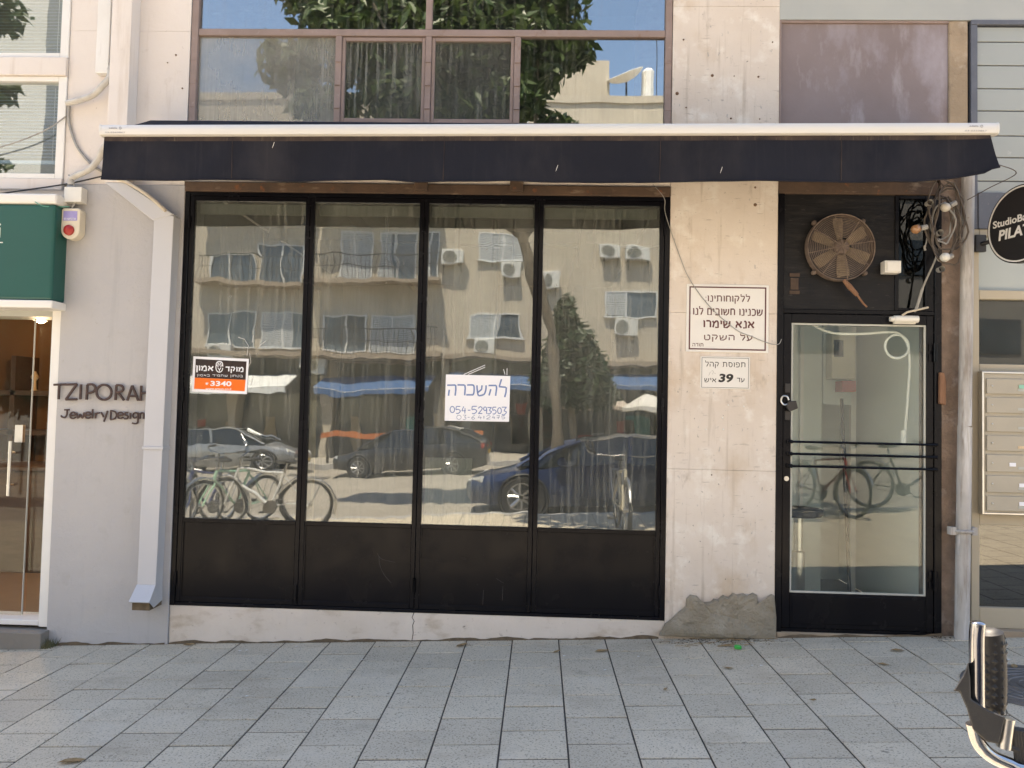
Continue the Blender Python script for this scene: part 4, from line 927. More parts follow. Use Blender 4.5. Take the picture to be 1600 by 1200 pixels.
# padlock
pl = thing('padlock', 'black padlock with steel shackle on the entrance door stile', 'padlock', (1.62, -.01, 1.53))
m = MB(); m.prism([(1.598, 1.555), (1.62, 1.525), (1.672, 1.548), (1.66, 1.598), (1.612, 1.592)], -.036, -.010); m.build('body', m_iron, pl, bev=.005, seg=2)
m = MB(); m.tube(bez([(1.612, -.022, 1.575), (1.585, -.022, 1.57), (1.566, -.022, 1.595), (1.578, -.022, 1.625), (1.606, -.022, 1.622), (1.615, -.022, 1.60)], 6), .0055, 8); m.build('shackle', m_steel, pl, smooth=True)
# old pipe right of the door
op = thing('old_pipe', 'weathered white drainpipe between the black door frame and beige entrance', 'drainpipe', (2.70, -.05, .08))
m = MB(); m.tube([(2.695, -.062, .075), (2.705, -.062, .70), (2.716, -.062, 1.45), (2.717, -.062, 1.455)], [.044, .043, .042, .042], 16); m.build('lower_length', m_oldpipe, op, smooth=True)
m = MB(); m.tube([(2.717, -.06, 1.458), (2.728, -.06, 2.2), (2.742, -.06, 3.30)], [.039, .039, .038], 16); m.build('upper_length', m_oldpipe, op, smooth=True)
m = MB(); m.tube([(2.707+.050*math.cos(a), -.062-.050*math.sin(a), .79) for a in [math.pi*i/12 for i in range(13)]], .012, 6)
m.box(2.62, 2.66, -.075, -.03, .765, .815); m.box(2.755, 2.79, -.075, -.03, .765, .815); m.build('clamp', m_oldpipe, op, bev=.002)
m = MB(); m.prism([(2.575, 1.60), (2.615, 1.59), (2.618, 1.74), (2.605, 1.80), (2.578, 1.80)], -.03, -.007)
tag(m.build('wood_splinter', m_woodred, bev=.003, org=(2.6, -.01, 1.6)), 'broken reddish wood block wedged beside the door hinge', 'wood block')
# coil of string lights hanging on the pipe
cl = thing('string_lights', 'tangled coil of old festoon string lights hanging beside the old pipe', 'string lights', (2.64, -.14, 2.95))
def coilfn(a, c, rx, rz, y): return (c[0]+rx*math.cos(a), y, c[1]+rz*math.sin(a))
for i in range(8):
    c = (2.535+random.uniform(-.02, .025), 2.755+random.uniform(-.045, .03)); rx = .095+random.uniform(-.05, .035); rz = .215+random.uniform(-.09, .055); ph_ = random.uniform(0, 6)
    pts = [coilfn(ph_+2*math.pi*k/26, (c[0]+.01*math.sin(3*k/26*6), c[1]), rx*(1+.12*math.sin(k*.9+i)), rz*(1+.08*math.cos(k*1.1+i)), -.135-.012*i*.6+.01*math.sin(k)) for k in range(26)]
    MB().tube(pts, .0058, 6, closed=True).build('cable_loop', m_cabledark if i % 4 else m_cable, cl, smooth=True)
def at3(px, py, y): p = at(px, py, y); return p
for (px, py, dx, dz, bulb, mt) in ((1482, 322, -.75, -.35, 1, 'clear'), (1436, 357, -.9, -.2, 1, 'amber'), (1474, 403, 0, 0, 2, 'white'), (1454, 316, 0, 0, 0, ''), (1470, 363, 0, 0, 0, ''), (1472, 420, 0, 0, 0, ''), (1490, 398, .5, .3, 0, '')):
    p = at3(px, py, -.20); so_ = MB()
    if dx or dz:
        d = Vector((dx, 0, dz)).normalized(); so_.tube([p-d*.05, p-d*.01], .017, 10)
    else: so_.tube([p+Vector((0, .045, 0)), p], [.017, .02], 10, caps=False)
    so_.build('lamp_holder', m_cable, cl, smooth=True)
    if bulb:
        mm = surf('bulb_'+mt, {'clear': (.62, .58, .50), 'amber': (.38, .20, .10), 'white': (.72, .71, .66)}[mt], rough=.15, spec=.7)
        q = p+(Vector((dx, 0, dz)).normalized()*.02 if (dx or dz) else Vector((0, -.02, 0)))
        b = MB()
        for i in range(9):
            t = math.pi*i/8
            for k in range(12): b.v.append((q.x+.031*math.sin(t)*math.cos(2*math.pi*k/12), q.y+.031*math.sin(t)*math.sin(2*math.pi*k/12), q.z+.029*math.cos(t)))
        for i in range(8):
            for k in range(12): b.f.append((i*12+k, i*12+(k+1) % 12, (i+1)*12+(k+1) % 12, (i+1)*12+k))
        b.build('bulb', mm, cl, smooth=True)
m = MB(); m.tube(bez([(2.53, -.12, 2.60), (2.50, -.11, 2.50), (2.455, -.06, 2.35), (2.425, -.04, 2.22), (2.41, -.035, 2.19)], 6), [.006]*13+[.009]*12, 6); m.build('hanging_lead', m_cable, cl, smooth=True)
m = MB(); m.tube(bez([(2.45, -.13, 2.68), (2.44, -.13, 2.62), (2.43, -.13, 2.59), (2.435, -.13, 2.57)], 5), [.004]*8+[.007]*8, 6); m.build('loose_end', m_cable, cl, smooth=True)
m = MB(); m.tube(bez([(2.70, -.12, 2.90), (2.80, -.2, 2.96), (2.90, -.3, 3.02), (2.66, -.52, 3.0)], 6), .003, 5); m.build('tie_wire', m_cabledark, cl)

# ---- round projecting sign
ps = thing('projecting_sign', 'round black projecting sign with white rim and lettering at right edge', 'sign', (2.97, -.33, 2.66))
DC = Vector((2.90, -.36, 2.69)); an = rad(15); ux = Vector((math.sin(an), -math.cos(an), 0)); nx_ = Vector((-math.cos(an), -math.sin(an), 0)); R0 = .238
def dfn(u, d, v): return tuple(DC+ux*u+Vector((0, 0, v))-nx_*d)
def disc(r0, r1, d0, d1, name, mat):
    m = MB(); n = 56
    for (r, d) in ((r0, d0), (r1, d0), (r1, d1), (r0, d1)):
        for k in range(n): m.v.append(dfn(r*math.cos(2*math.pi*k/n), d, r*math.sin(2*math.pi*k/n)))
    for j in range(4):
        for k in range(n): m.f.append((j*n+k, j*n+(k+1) % n, ((j+1) % 4)*n+(k+1) % n, ((j+1) % 4)*n+k))
    return m.build(name, mat, ps)
m = MB(); n = 56
for d in (-.02, .02):
    for k in range(n): m.v.append(dfn(R0*math.cos(2*math.pi*k/n), d, R0*math.sin(2*math.pi*k/n)))
m.f = [tuple(range(n)), tuple(reversed(range(n, 2*n)))]+[(k, n+k, n+(k+1) % n, (k+1) % n) for k in range(n)]
m.build('disc', m_signblack, ps)
disc(R0-.017, R0-.008, -.0225, -.0205, 'white_rim', m_signwhite)
text('StudioBalance', lambda u, d, v: dfn(u, -.0205+d, v), (-.195, .19, .012, .058), 'lettering', m_signwhite, ps, bold=.02, th=.001)
text('PILATES', lambda u, d, v: dfn(u, -.0205+d, v), (-.15, .16, -.075, -.008), 'lettering', m_signwhite, ps, bold=.03, th=.001, shear=.12)
part('bracket_plate', m_signblack, [(2.80, 2.87, -.035, -.0005, 2.59, 2.70)], ps, bev=.003)
m = MB(); m.tube([(2.84, -.03, 2.64), (2.93, -.135, 2.66)], .014, 8); m.build('bracket_arm', m_signblack, ps)

# ---- mailboxes
mb = thing('mailbox_rack', 'grey beige rack of seven mailboxes on the right entrance screen', 'mailboxes', (3.05, -.01, .9))
part('case', m_mailbox, [(2.832, 3.42, -.055, -.001, .896, 1.815)], mb, bev=.006, seg=2)
part('case_rim', m_steel, [(2.826, 2.838, -.064, -.0555, .90, 1.81), (2.8385, 3.42, -.064, -.0555, 1.798, 1.81), (2.8385, 3.42, -.064, -.0555, .90, .912)], mb, bev=.002)
zz = [1.782, 1.662, 1.540, 1.42, 1.298, 1.165, 1.035, .918]
for i in range(7):
    z1, z0 = zz[i]-.018, zz[i+1]+.006
    d = part('mailbox_door', m_mailbox, [(2.852, 3.40, -.067, -.0555, z0, z1)], mb, bev=.002)
    part('name_slot', (m_caplid if 0 else m_cabinet) if i != 3 else m_wood, [(3.045, 3.125, -.0695, -.0675, z0+.018, z0+.034)], d)
    MB().lathe([(.006, 0), (.006, -.004), (.003, -.006)], (2.885, -.067, (z0+z1)/2), 'y', 8).build('lock', m_steel, d)
    if i in (0, 4, 5, 6):
        mt = {0: surf('mint_label', (.30, .62, .48), rough=.5), 4: m_paper, 5: m_paper, 6: m_paper}[i]
        part('sticker', mt, [((3.05, 3.13, 2.99, 3.03, 3.05, 3.11, 3.05, 3.115)[{0: 0, 4: 2, 5: 4, 6: 6}[i]], (3.13, 3.03, 3.11, 3.115)[{0: 0, 4: 1, 5: 2, 6: 3}[i]], -.0715, -.0697, z0+.036, z0+.060)], d)

# ============================================================ INSIDE THE SHOPS
bt = MB(); bt.box(-1.548, -1.508, .045, .07, .15, 2.28)
bt.v = [(x-.0*z, y, z) for x, y, z in bt.v]
tag(bt.build('wood_batten', m_wood, org=(-1.51, .07, .15)), 'pale wooden batten standing inside the left edge of second pane', 'batten')
def stool(x, y, z):
    s = thing('bar_stool', 'black seated bar stool with steel post inside the glazed door', 'stool', (x, y, z))
    m = MB(); m.lathe([(.15, .70), (.165, .715), (.165, .745), (.15, .755)], (x, y, z), 'z', 24); m.build('seat', m_rubber, s, smooth=True)
    m = MB(); m.lathe([(.045, .02), (.045, .45), (.03, .46), (.03, .70)], (x, y, z), 'z', 16); m.build('post', m_steel, s, smooth=True)
    m = MB(); m.lathe([(.19, 0), (.19, .012), (.05, .03)], (x, y, z), 'z', 24); m.build('base', m_steel, s, smooth=True)
stool(1.83, .42, .101)
m = MB(); m.tube([(2.245, .55, .102), (2.24, .72, 1.64)], .013, 8)
tag(m.build('broom_handle', m_iron, smooth=True, org=(2.245, .55, .102)), 'dark broom handle leaning behind the glazed door bars', 'pole')
ec = thing('electric_cabinet', 'tall pale grey electric cabinet behind glass at top left of door', 'cabinet', (1.85, 1.7, 1.65))
part('case', m_cabinet, [(1.66, 2.05, 1.45, 1.749, 1.62, 2.45)], ec, bev=.005)
part('cabinet_door', m_cabinet, [(1.68, 2.03, 1.435, 1.449, 1.64, 2.43)], ec, bev=.003)
pb = thing('alarm_control_box', 'beige alarm panel box on vestibule wall behind upper right door glass', 'alarm box', (2.36, 1.2, 1.7))
part('case', m_creamplastic, [(2.26, 2.44, .97, 1.099, 1.80, 2.16)], pb, bev=.005)
part('meter_window', m_signblack, [(2.275, 2.345, .962, .9695, 1.97, 2.10)], pb)
part('red_device', m_red, [(2.33, 2.44, .95, 1.09, 1.70, 1.785)], pb, bev=.004)
part('panel_back', m_intgreen, [(2.24, 2.46, 1.10, 1.13, 1.6, 2.3)], pb)
fsn = thing('fire_sign', 'small red fire point sign on wall behind the door glass', 'sign', (1.86, 1.7, 1.5))
part('plate', m_red, [(1.80, 1.91, 1.742, 1.749, 1.40, 1.58)], fsn)
part('pictogram', m_paper, [(1.82, 1.89, 1.7405, 1.7415, 1.42, 1.45), (1.835, 1.875, 1.7405, 1.7415, 1.47, 1.50), (1.84, 1.87, 1.7405, 1.7415, 1.52, 1.56)], fsn)
m = MB(); cc = [(1.80, .10, 2.115), (1.93, .10, 2.06), (2.12, .10, 2.055), (2.30, .10, 2.07), (2.375, .10, 2.06), (2.43, .10, 1.99), (2.445, .10, 1.85), (2.43, .10, 1.60), (2.415, .10, 1.40)]
m.tube(bez(cc, 6), .009, 8); m.ring((2.36, .098, 1.975), .078, .0085, 'y', 30, 8); m.tube([(2.405, .1, 1.42), (2.405, .1, 1.33)], .02, 10)
tag(m.build('white_cable', m_plastic, smooth=True, org=(2.36, .1, 1.9)), 'white cable with round loop hanging inside the glazed door', 'cable')
m = MB(); m.tube(bez([(1.95, 1.70, 1.66), (1.955, 1.70, 1.45), (1.94, 1.70, 1.2), (1.97, 1.70, 1.0), (1.94, 1.70, .85), (1.95, 1.70, .6)], 6), .006, 6)
tag(m.build('black_cable', m_rubber, smooth=True, org=(1.95, 1.7, 1.6)), 'thin black cable hanging below the electric cabinet', 'cable')
pk = thing('packing_board', 'pale board standing inside the lower left of third shop pane', 'board', (-1.0, .8, .14))
part('board', surf('pale_board', (.74, .74, .66), (.70, .70, .62), 2, rough=.7), [(-.80, -.47, .33, .36, .141, 1.15)], pk)
# jewellery shop interior
cnt = thing('display_counter', 'dark wooden display counter inside the jewellery shop', 'counter', (-3.9, 1.8, 0))
part('body', m_walnut, [(-5.0, -3.60, 1.5, 2.1, .001, .88)], cnt, bev=.004)
part('top', m_walnut, [(-5.02, -3.58, 1.48, 2.12, .881, .92)], cnt, bev=.004)
shf = thing('wall_shelf', 'walnut shelf with jewellery stands inside the left shop', 'shelf', (-4, 2.7, 1.2))
for z in (.55, 1.15, 1.55): part('board', m_walnut, [(-6.4, -4.2, 2.5, 2.86, z, z+.05)], shf)
for x in (-6.0, -5.35, -4.75, -4.2): part('upright', m_walnut, [(x, x+.05, 2.5, 2.86, .001, 1.95)], shf)
for i, x in enumerate((-5.65, -5.2, -5.0, -4.55)):
    m = MB(); m.lathe([(.035, 0), (.02, .02), (.015, .1), (.04, .14), (.01, .2)], (x, 2.65, 1.601), 'z', 10)
    tag(m.build('jewelry_stand', m_wood if i % 2 else m_iron, smooth=True, org=(x, 2.65, 1.601)), 'small jewellery stand, '+('leftmost', 'second from left', 'third from left', 'rightmost')[i]+' on the upper walnut shelf', 'stand', 'stands on the jewellery shelf')
lm = thing('ceiling_spot', 'lit ceiling spot lamp inside the jewellery shop doorway', 'lamp', (-4.0, .9, 2.5))
m = MB(); m.lathe([(.05, .10), (.05, 0), (.042, 0), (.042, .06)], (-4.0, .9, 2.13), 'z', 16); m.build('housing', m_steel, lm)
MB().tube([(-4.0, .9, 2.23), (-4.0, .9, 2.5)], .008, 6).build('stem', m_steel, lm)
m = MB(); m.lathe([(.04, 0), (.03, -.02), (.01, -.028)], (-4.0, .9, 2.14), 'z', 14); m.build('bulb', emit('lamp_glow', (1, .80, .52), 14), lm)
pt = bpy.data.lights.new('ceiling_spot_light', 'POINT'); pt.energy = 16; pt.color = (1, .74, .46); pt.shadow_soft_size = .05
po = bpy.data.objects.new('ceiling_spot_light', pt); col.objects.link(po); po.parent = lm; po.location = (0, 0, -.46)

# ============================================================ PAVEMENT THINGS
mh = thing('manhole_cover', 'round cast iron manhole cover set in paving at right edge', 'manhole cover', (2.55, -.92, gz(2.55, -.92)))
def gp(x, y, dz=0): return (x, y, gz(x, y)+dz)
m = MB(); n = 48; HC = (2.62, -.95); 
for r, d in ((.36, .001), (.36, .005), (.325, .005), (.325, .002), (.318, .002), (.318, .006)):
    for k in range(n): m.v.append(gp(HC[0]+r*math.cos(2*math.pi*k/n), HC[1]+r*math.sin(2*math.pi*k/n), d+.001))
for j in range(5):
    for k in range(n): m.f.append((j*n+k, j*n+(k+1) % n, (j+1)*n+(k+1) % n, (j+1)*n+k))
m.f.append(tuple(5*n+k for k in range(n))); m_castiron = surf('worn_cast_iron', (.19, .18, .175), (.13, .125, .12), 12, rough=.55, metal=.5, bump=[(90, .001, None)])
m.build('plate', m_castiron, mh)
for i in range(6):
    MB().tube([gp(HC[0]+(.05+i*.045)*math.cos(2*math.pi*k/40), HC[1]+(.05+i*.045)*math.sin(2*math.pi*k/40), .0075) for k in range(40)], .0055, 6, closed=True).build('raised_ring', m_castiron, mh)
def ground_px(px, py):
    v = CR*((px-800)/F_PX) + CU*((600-py)/F_PX) + CF; nrm = Vector((-GX, -GY, 1)); s = -(nrm.dot(CAM))/(nrm.dot(v)); return CAM+v*s
lf = [(870, 1020, .03, 'on the paving near the middle of the plinth'), (941, 1019, .05, 'below the rightmost folding door'), (722, 1010, .055, 'against the plinth below the third folding door'), (1402, 1018, .045, 'in front of the entrance door step'), (1138, 1046, .035, 'just in front of the cement patch'), (1040, 1079, .025, 'on paving well in front of the pillar'), (1380, 1040, .035, 'between the entrance door and parked bicycle'), (1270, 1096, .02, 'alone on the paving to the right of middle'), (112, 1192, .06, 'reddish at the lower left corner of picture'), (295, 1009, .04, 'reddish at the foot of plinth left end'), (1585, 1044, .05, 'beside the manhole cover at right edge')]
for px, py, s, wh in lf:
    p = ground_px(px, py); a = random.uniform(0, 3); m = MB()
    ca, sa = math.cos(a), math.sin(a); out = []
    for i, (u, v_) in enumerate([(-1, 0), (-.5, .28), (.1, .38), (.6, .22), (1, 0), (.6, -.2), (.1, -.34), (-.5, -.25)]):
        X = p.x+(u*ca-v_*sa)*s; Y = p.y+(u*sa+v_*ca)*s; out.append((X, Y, gz(X, Y)+.006+.012*abs(v_)+random.uniform(0, .006)))
    m.add(out+[(p.x, p.y, gz(p.x, p.y)+.005)], [(i, (i+1) % 8, 8) for i in range(8)])
    tag(m.build('fallen_leaf', m_brownleaf, org=tuple(p)), 'dry brown fallen leaf '+wh, 'leaf', 'fallen leaves on the paving')
p = ground_px(1153, 1014); m = MB(); m.lathe([(.022, .004), (.022, .018), (.018, .022), (.004, .023)], p, 'z', 14)
tag(m.build('bottle_cap', m_caplid, smooth=True, org=tuple(p)), 'bright green plastic bottle cap among litter before the cement patch', 'bottle cap')
m = MB()
def crumb(x, y, s):
    z = gz(x, y); vs_ = [(x+random.uniform(-s, s), y+random.uniform(-s, s), z+.002+random.uniform(0, s*.9)) for _ in range(4)]
    m.add(vs_, [(0, 1, 2), (0, 2, 3), (0, 3, 1), (1, 3, 2)])
for _ in range(330): crumb(random.triangular(.75, 1.65, 1.2), -random.triangular(.012, .16, .02)-.02, random.uniform(.003, .011))
for _ in range(260): crumb(random.uniform(-3.2, 2.8), -abs(random.gauss(0, .022))-.012, random.uniform(.002, .007))
for _ in range(60): crumb(random.uniform(2.5, 2.72), -random.uniform(.02, .14), random.uniform(.004, .012))
for _ in range(120): crumb(random.uniform(-.6, .7), -abs(random.gauss(.06, .04))-.012, random.uniform(.001, .005))
tag(m.build('dirt_and_crumbs', m_soil), 'brown dirt, twigs and crumbs along the foot of the wall', 'litter', kind='stuff')
m = MB()
for _ in range(34):
    x = random.triangular(.8, 1.6, 1.2); y = -random.uniform(.02, .2); a = random.uniform(-.5, .5); l = random.uniform(.02, .08)
    m.tube([gp(x-l*math.cos(a), y-l*math.sin(a)*.5, .006), gp(x, y, .010), gp(x+l*math.cos(a), y+l*math.sin(a)*.5, .005)], .0016, 4)
tag(m.build('twigs', m_brownleaf), 'thin dry twigs scattered before the cement patch', 'twigs', kind='stuff')
m = MB()
for px, py in ((375, 1018), (386, 1017), (465, 1011), (428, 1019), (566, 1032), (386, 1089), (463, 1011), (882, 1026), (998, 1027), (946, 1048), (1398, 1006), (1254, 1012), (1176, 1041), (1190, 1041), (1577, 1032), (225, 1018)):
    q = ground_px(px, py); s = random.uniform(.006, .013)
    m.add([(q.x-s, q.y-s*.6, gz(q.x-s, q.y)+.004), (q.x+s, q.y-s*.5, gz(q.x+s, q.y)+.007), (q.x+s*.8, q.y+s*.7, gz(q.x+s, q.y)+.004), (q.x-s*.7, q.y+s*.5, gz(q.x-s, q.y)+.008)], [(0, 1, 2, 3)])
tag(m.build('paper_scraps', m_litter), 'tiny white paper scraps scattered over the paving', 'litter', kind='stuff')
# weeds at the corner of the doorstep
m = MB()
for _ in range(90):
    x = -3.225+random.uniform(-.02, .05); y = -random.uniform(.02, .10); a = random.uniform(0, 6.3); l = random.uniform(.02, .07); z = gz(x, y)
    m.add([(x-.003, y, z), (x+.003, y, z), (x+math.cos(a)*l*.5, y+math.sin(a)*l*.4, z+l)], [(0, 1, 2)])
tag(m.build('weeds', surf('weed_green', (.10, .11, .05), (.16, .14, .07), 20, rough=.7)), 'small dry weeds at the doorstep corner below grey wall', 'weeds', kind='stuff')
# ============================================================ ACROSS THE STREET (seen mirrored in the glass)
FY = -25.4
m_beigewall = surf('sandy_render', (.53, .465, .375), (.46, .405, .33), .8, [((.25, .21, .16), (2, 2, .4), .9, .58, .78, .5), ((.50, .44, .34), None, .5, .5, .7, .5)], rough=.9, bump=[(25, .03, None)])
m_whitewall = surf('white_render', (.72, .71, .68), (.66, .65, .61), .7, rough=.9, bump=[(20, .01, None)])
m_greywall = surf('pale_grey_render', (.48, .46, .42), (.42, .40, .37), .7, rough=.9)
m_shutter = surf('pale_shutter', (.55, .58, .60), (.48, .51, .53), 2, rough=.6)
m_winframe = surf('window_frame_white', (.66, .67, .66), rough=.5)
m_darkglass = surf('dark_window', (.05, .065, .08), (.10, .13, .16), .9, rough=.12, spec=.8)
m_slab = surf('balcony_slab', (.34, .27, .2), (.28, .22, .17), 2, rough=.9)
m_acwhite = surf('ac_casing', (.62, .62, .59), (.55, .55, .52), 3, rough=.5)
ob = thing('apartment_block', 'sandy apartment block with balconies mirrored in the four shop panes', 'building', (-4, FY, -.2))
def opart(name, mat, boxes, parent, bev=0):
    m = MB()
    for b in boxes: m.box(*b)
    return m.build(name, mat, parent, bev)
opart('wall', m_beigewall, [(-17.0, 8.2, FY-9, FY, 3.55, 14.0)], ob)
opart('ground_floor', m_interiordark, [(-17.0, 8.2, FY-9, FY-1.2, -1, 3.55)], ob)
for x in (-16.9, -12.4, -8.9, -4.0, -.4, 4.4, 7.8): opart('pier', m_beigewall, [(x, x+.35, FY-1.2, FY, -1, 3.549)], ob)
opart('roof_parapet', m_beigewall, [(-17.1, 8.3, FY-.2, FY+.08, 14.001, 14.3)], ob)
opart('roof_house', m_beigewall, [(-1.2, 2.6, FY-5, FY-1.0, 14.40, 16.2)], ob)
for z, x0, x1, dpt in ((3.55, -17, 8.2, .5), (6.55, -9.2, -3.9, .95), (6.3, -13.6, -9.3, .75), (9.6, -9.2, -3.9, .95), (9.4, -13.6, -9.3, .7), (12.5, -9.2, -3.9, .9), (3.62, -9.2, -3.9, 1.0)):
    opart('balcony_slab', m_slab, [(x0, x1, FY+.001, FY+dpt, z, z+.16)], ob)
def railing(x0, x1, z, d):
    m = MB(); y = FY+d-.05
    m.tube([(x0, y, z+.95), (x1, y, z+.95)], .022, 5); m.tube([(x0, y, z+.5), (x1, y, z+.5)], .015, 5)
    x = x0
    while x <= x1: m.tube([(x, y, z), (x, y, z+.95)], .010, 4); x += .16
    r = m.build('railing', m_iron, ob)
for a in ((-9.1, -4.0, 6.71, .95), (-9.1, -4.0, 9.76, .95), (-13.5, -9.4, 6.46, .75), (-9.1, -4.0, 3.78, 1.0)): railing(*a)
def owin(x0, x1, z0, z1, shut=0.):
    m = MB(); f = .06
    m.box(x0, x0+f, FY+.002, FY+.09, z0, z1); m.box(x1-f, x1, FY+.002, FY+.09, z0, z1); m.box(x0+f, x1-f, FY+.002, FY+.09, z1-f, z1); m.box(x0-.05, x1+.05, FY+.002, FY+.14, z0-.06, z0)
    xm = (x0+x1)/2; m.box(xm-.03, xm+.03, FY+.002, FY+.08, z0, z1-f)
    wn = m.build('window', m_winframe, ob)
    opart('pane', m_darkglass, [(x0+f, x1-f, FY+.003, FY+.03, z0+.001, z1-f)], wn)
    if shut:
        s = MB(); z = z1-f-.03; xr = x0+f+(x1-x0-2*f)*shut
        while z > z0+.03: s.box(x0+f, xr, FY+.05, FY+.075, z-.03, z+.012); z -= .062
        b = s.build('shutter_slats', m_shutter, wn); b['kind'] = 'stuff'
for a in ((-13.2, -11.45, 6.5, 7.55, 0), (-11.2, -9.45, 6.5, 8.0, .0), (-8.3, -6.9, 6.8, 8.7, 1), (-6.6, -5.2, 6.8, 8.7, .4), (-4.9, -4.1, 6.8, 8.6, 0), (-2.5, -.72, 7.56, 8.56, 1),
          (-8.75, -7.1, 3.95, 5.35, .0), (-6.95, -5.2, 3.95, 5.35, 1.), (-2.8, -.77, 4.4, 5.4, .6), (2.26, 4.3, 5.5, 6.48, .5), (5.4, 7.0, 5.5, 6.7, 1), (5.4, 7.0, 8.5, 9.8, 0),
          (-13.2, -11.4, 3.9, 5.2, .0), (-11.1, -9.4, 3.9, 5.2, .7), (-16.4, -14.6, 4.2, 5.4, 1), (-16.4, -14.6, 7.2, 8.5, .6), (-13.2, -11.4, 9.7, 11, .5), (-11.1, -9.4, 9.7, 11, 1), (-8.3, -6.4, 9.9, 11.6, .5), (-2.5, -.7, 10.4, 11.5, .8), (2.2, 4.2, 10.4, 11.5, 0), (-2.5, -.7, 12.6, 13.6, 1), (-16.4, -14.6, 10.2, 11.5, 1)): owin(*a)
def aircon():
    a = thing('air_conditioner', 'x', 'air conditioner')
    m = MB(); m.box(-.42, .42, .02, .34, 0, .58); m.build('casing', m_acwhite, a, bev=.02)
    m = MB(); m.lathe([(.23, .0), (.23, .006), (.21, .012)], (-.12, .34, .29), 'y', 20); m.build('fan_opening', m_interiordark, a)
    m = MB()
    for r in (.06, .11, .16, .21): m.ring((-.12, .36, .29), r, .006, 'y', 20, 4)
    m.build('fan_guard', m_acwhite, a)
    m = MB()
    for x in (-.3, .3): m.box(x-.02, x+.02, .0, .36, -.04, -.002); m.tube([(x, .01, -.3), (x, .33, -.03)], .012, 4)
    m.build('bracket', m_iron, a); return a
ac0 = aircon(); first = True
for x, z, wh in ((2.5, 7.75, 'left of the two below the upper floor in fourth pane'), (3.6, 7.7, 'right of the two below the upper floor in fourth pane'), (3.2, 4.8, 'below the tilted window in fourth pane'), (-2.1, 3.75, 'below the lower window in third pane'), (-1.2, 6.85, 'below the shuttered window in third pane'), (-12.6, 3.35, 'beside the orange sticker in first pane'), (-9.0, 3.0, 'low between first and second panes'), (-3.5, 7.3, 'beside the balcony in third pane'), (.2, 6.6, 'at the left edge of the fourth pane')):
    a = ac0 if first else copy_tree(ac0); first = False
    a['label'] = 'white air conditioner mirrored '+wh; a['group'] = 'air conditioners on the mirrored facade'; a.location = (x, FY+.0, z)
# shopfront canopies of the block
m_bluecanopy = surf('blue_canopy', (.05, .12, .26), (.04, .10, .22), 2, rough=.7)
m_whitecanopy = surf('white_canopy', (.72, .73, .71), (.66, .67, .66), 2, rough=.7)
for i, (x0, x1, z, mt, lb) in enumerate(((-16, -9.6, 1.95, m_whitecanopy, 'white shop canopy mirrored low in the first pane'), (-8.7, -4.2, 2.15, m_bluecanopy, 'blue shop canopy mirrored in second pane'), (-3.6, -.1, 2.3, m_bluecanopy, 'blue shop canopy mirrored behind the rent notice'), (.2, 7.6, 2.5, m_bluecanopy, 'long blue shop canopy mirrored behind the small tree'))):
    t = thing('shop_canopy', lb, 'canopy', (x0, FY, z), 'shop canopies across the street')
    m = MB(); m.prism([(0, z+.75), (1.5, z+.22), (1.5, z), (1.46, z), (1.46, z+.19), (0, z+.70)], x0, x1, lambda a, b, c: (b, FY+.02+a, c)); m.build('sheet', mt, t)
    m = MB(); m.tube([(x0, FY+1.5, z+.2), (x1, FY+1.5, z+.2)], .025, 6); m.build('front_rail', m_powder, t)
m_shopglass = surf('shop_display_glass', (.06, .07, .075), (.12, .11, .09), 1.2, rough=.1, spec=.8)
for a, b in ((-16.5, -12.5), (-12, -9.1), (-8.5, -4.1), (-3.6, -.5), (0, 4.3), (4.8, 7.7)): opart('shop_window', m_shopglass, [(a, b, FY-.9, FY-.8, gz(a), 2.7)], ob)
m_shopcols = [surf('display_tan', (.42, .32, .2), rough=.7), surf('display_teal', (.06, .25, .22), rough=.7), surf('display_grey', (.34, .34, .33), rough=.7), surf('display_red', (.36, .06, .04), rough=.7)]
for i in range(26):
    x = random.uniform(-16, 7.4); h_ = random.uniform(.5, 1.7)
    opart('display_panel', random.choice(m_shopcols), [(x, x+random.uniform(.3, 1.0), FY-.78, FY-.70, gz(x)+.3, gz(x)+.3+h_)], ob)
# neighbours across the street
wbld = thing('white_building', 'tall sunlit white building mirrored in the upper left blind window', 'building', (-26, FY, -1))
opart('wall', m_whitewall, [(-42, -20.6, FY-10, FY, -2, 24)], wbld)
for z in (2.5, 5.6, 8.7, 17.5, 20.6):
    for x in (-38, -34.5): opart('window', m_darkglass, [(x, x+1.5, FY+.001, FY+.05, z, z+1.4)], wbld)
gbld = thing('grey_building', 'pale grey building across the street right of the sandy block', 'building', (20, FY, .5))
opart('wall', m_greywall, [(8.6, 40, FY-10, FY, -1, 13)], gbld)
for z in (4.2, 7.2, 10.2):
    for x in (10, 13.5, 17, 20.5, 24): opart('window', m_darkglass, [(x, x+1.6, FY+.001, FY+.05, z, z+1.4)], gbld)
lw = tag(MB().box(-20.6, -17.0, FY-.4, FY-.1, -2, 2.2).build('garden_wall', m_whitewall, org=(-18.8, FY, -.9)), 'low white wall between the two mirrored buildings', 'wall')
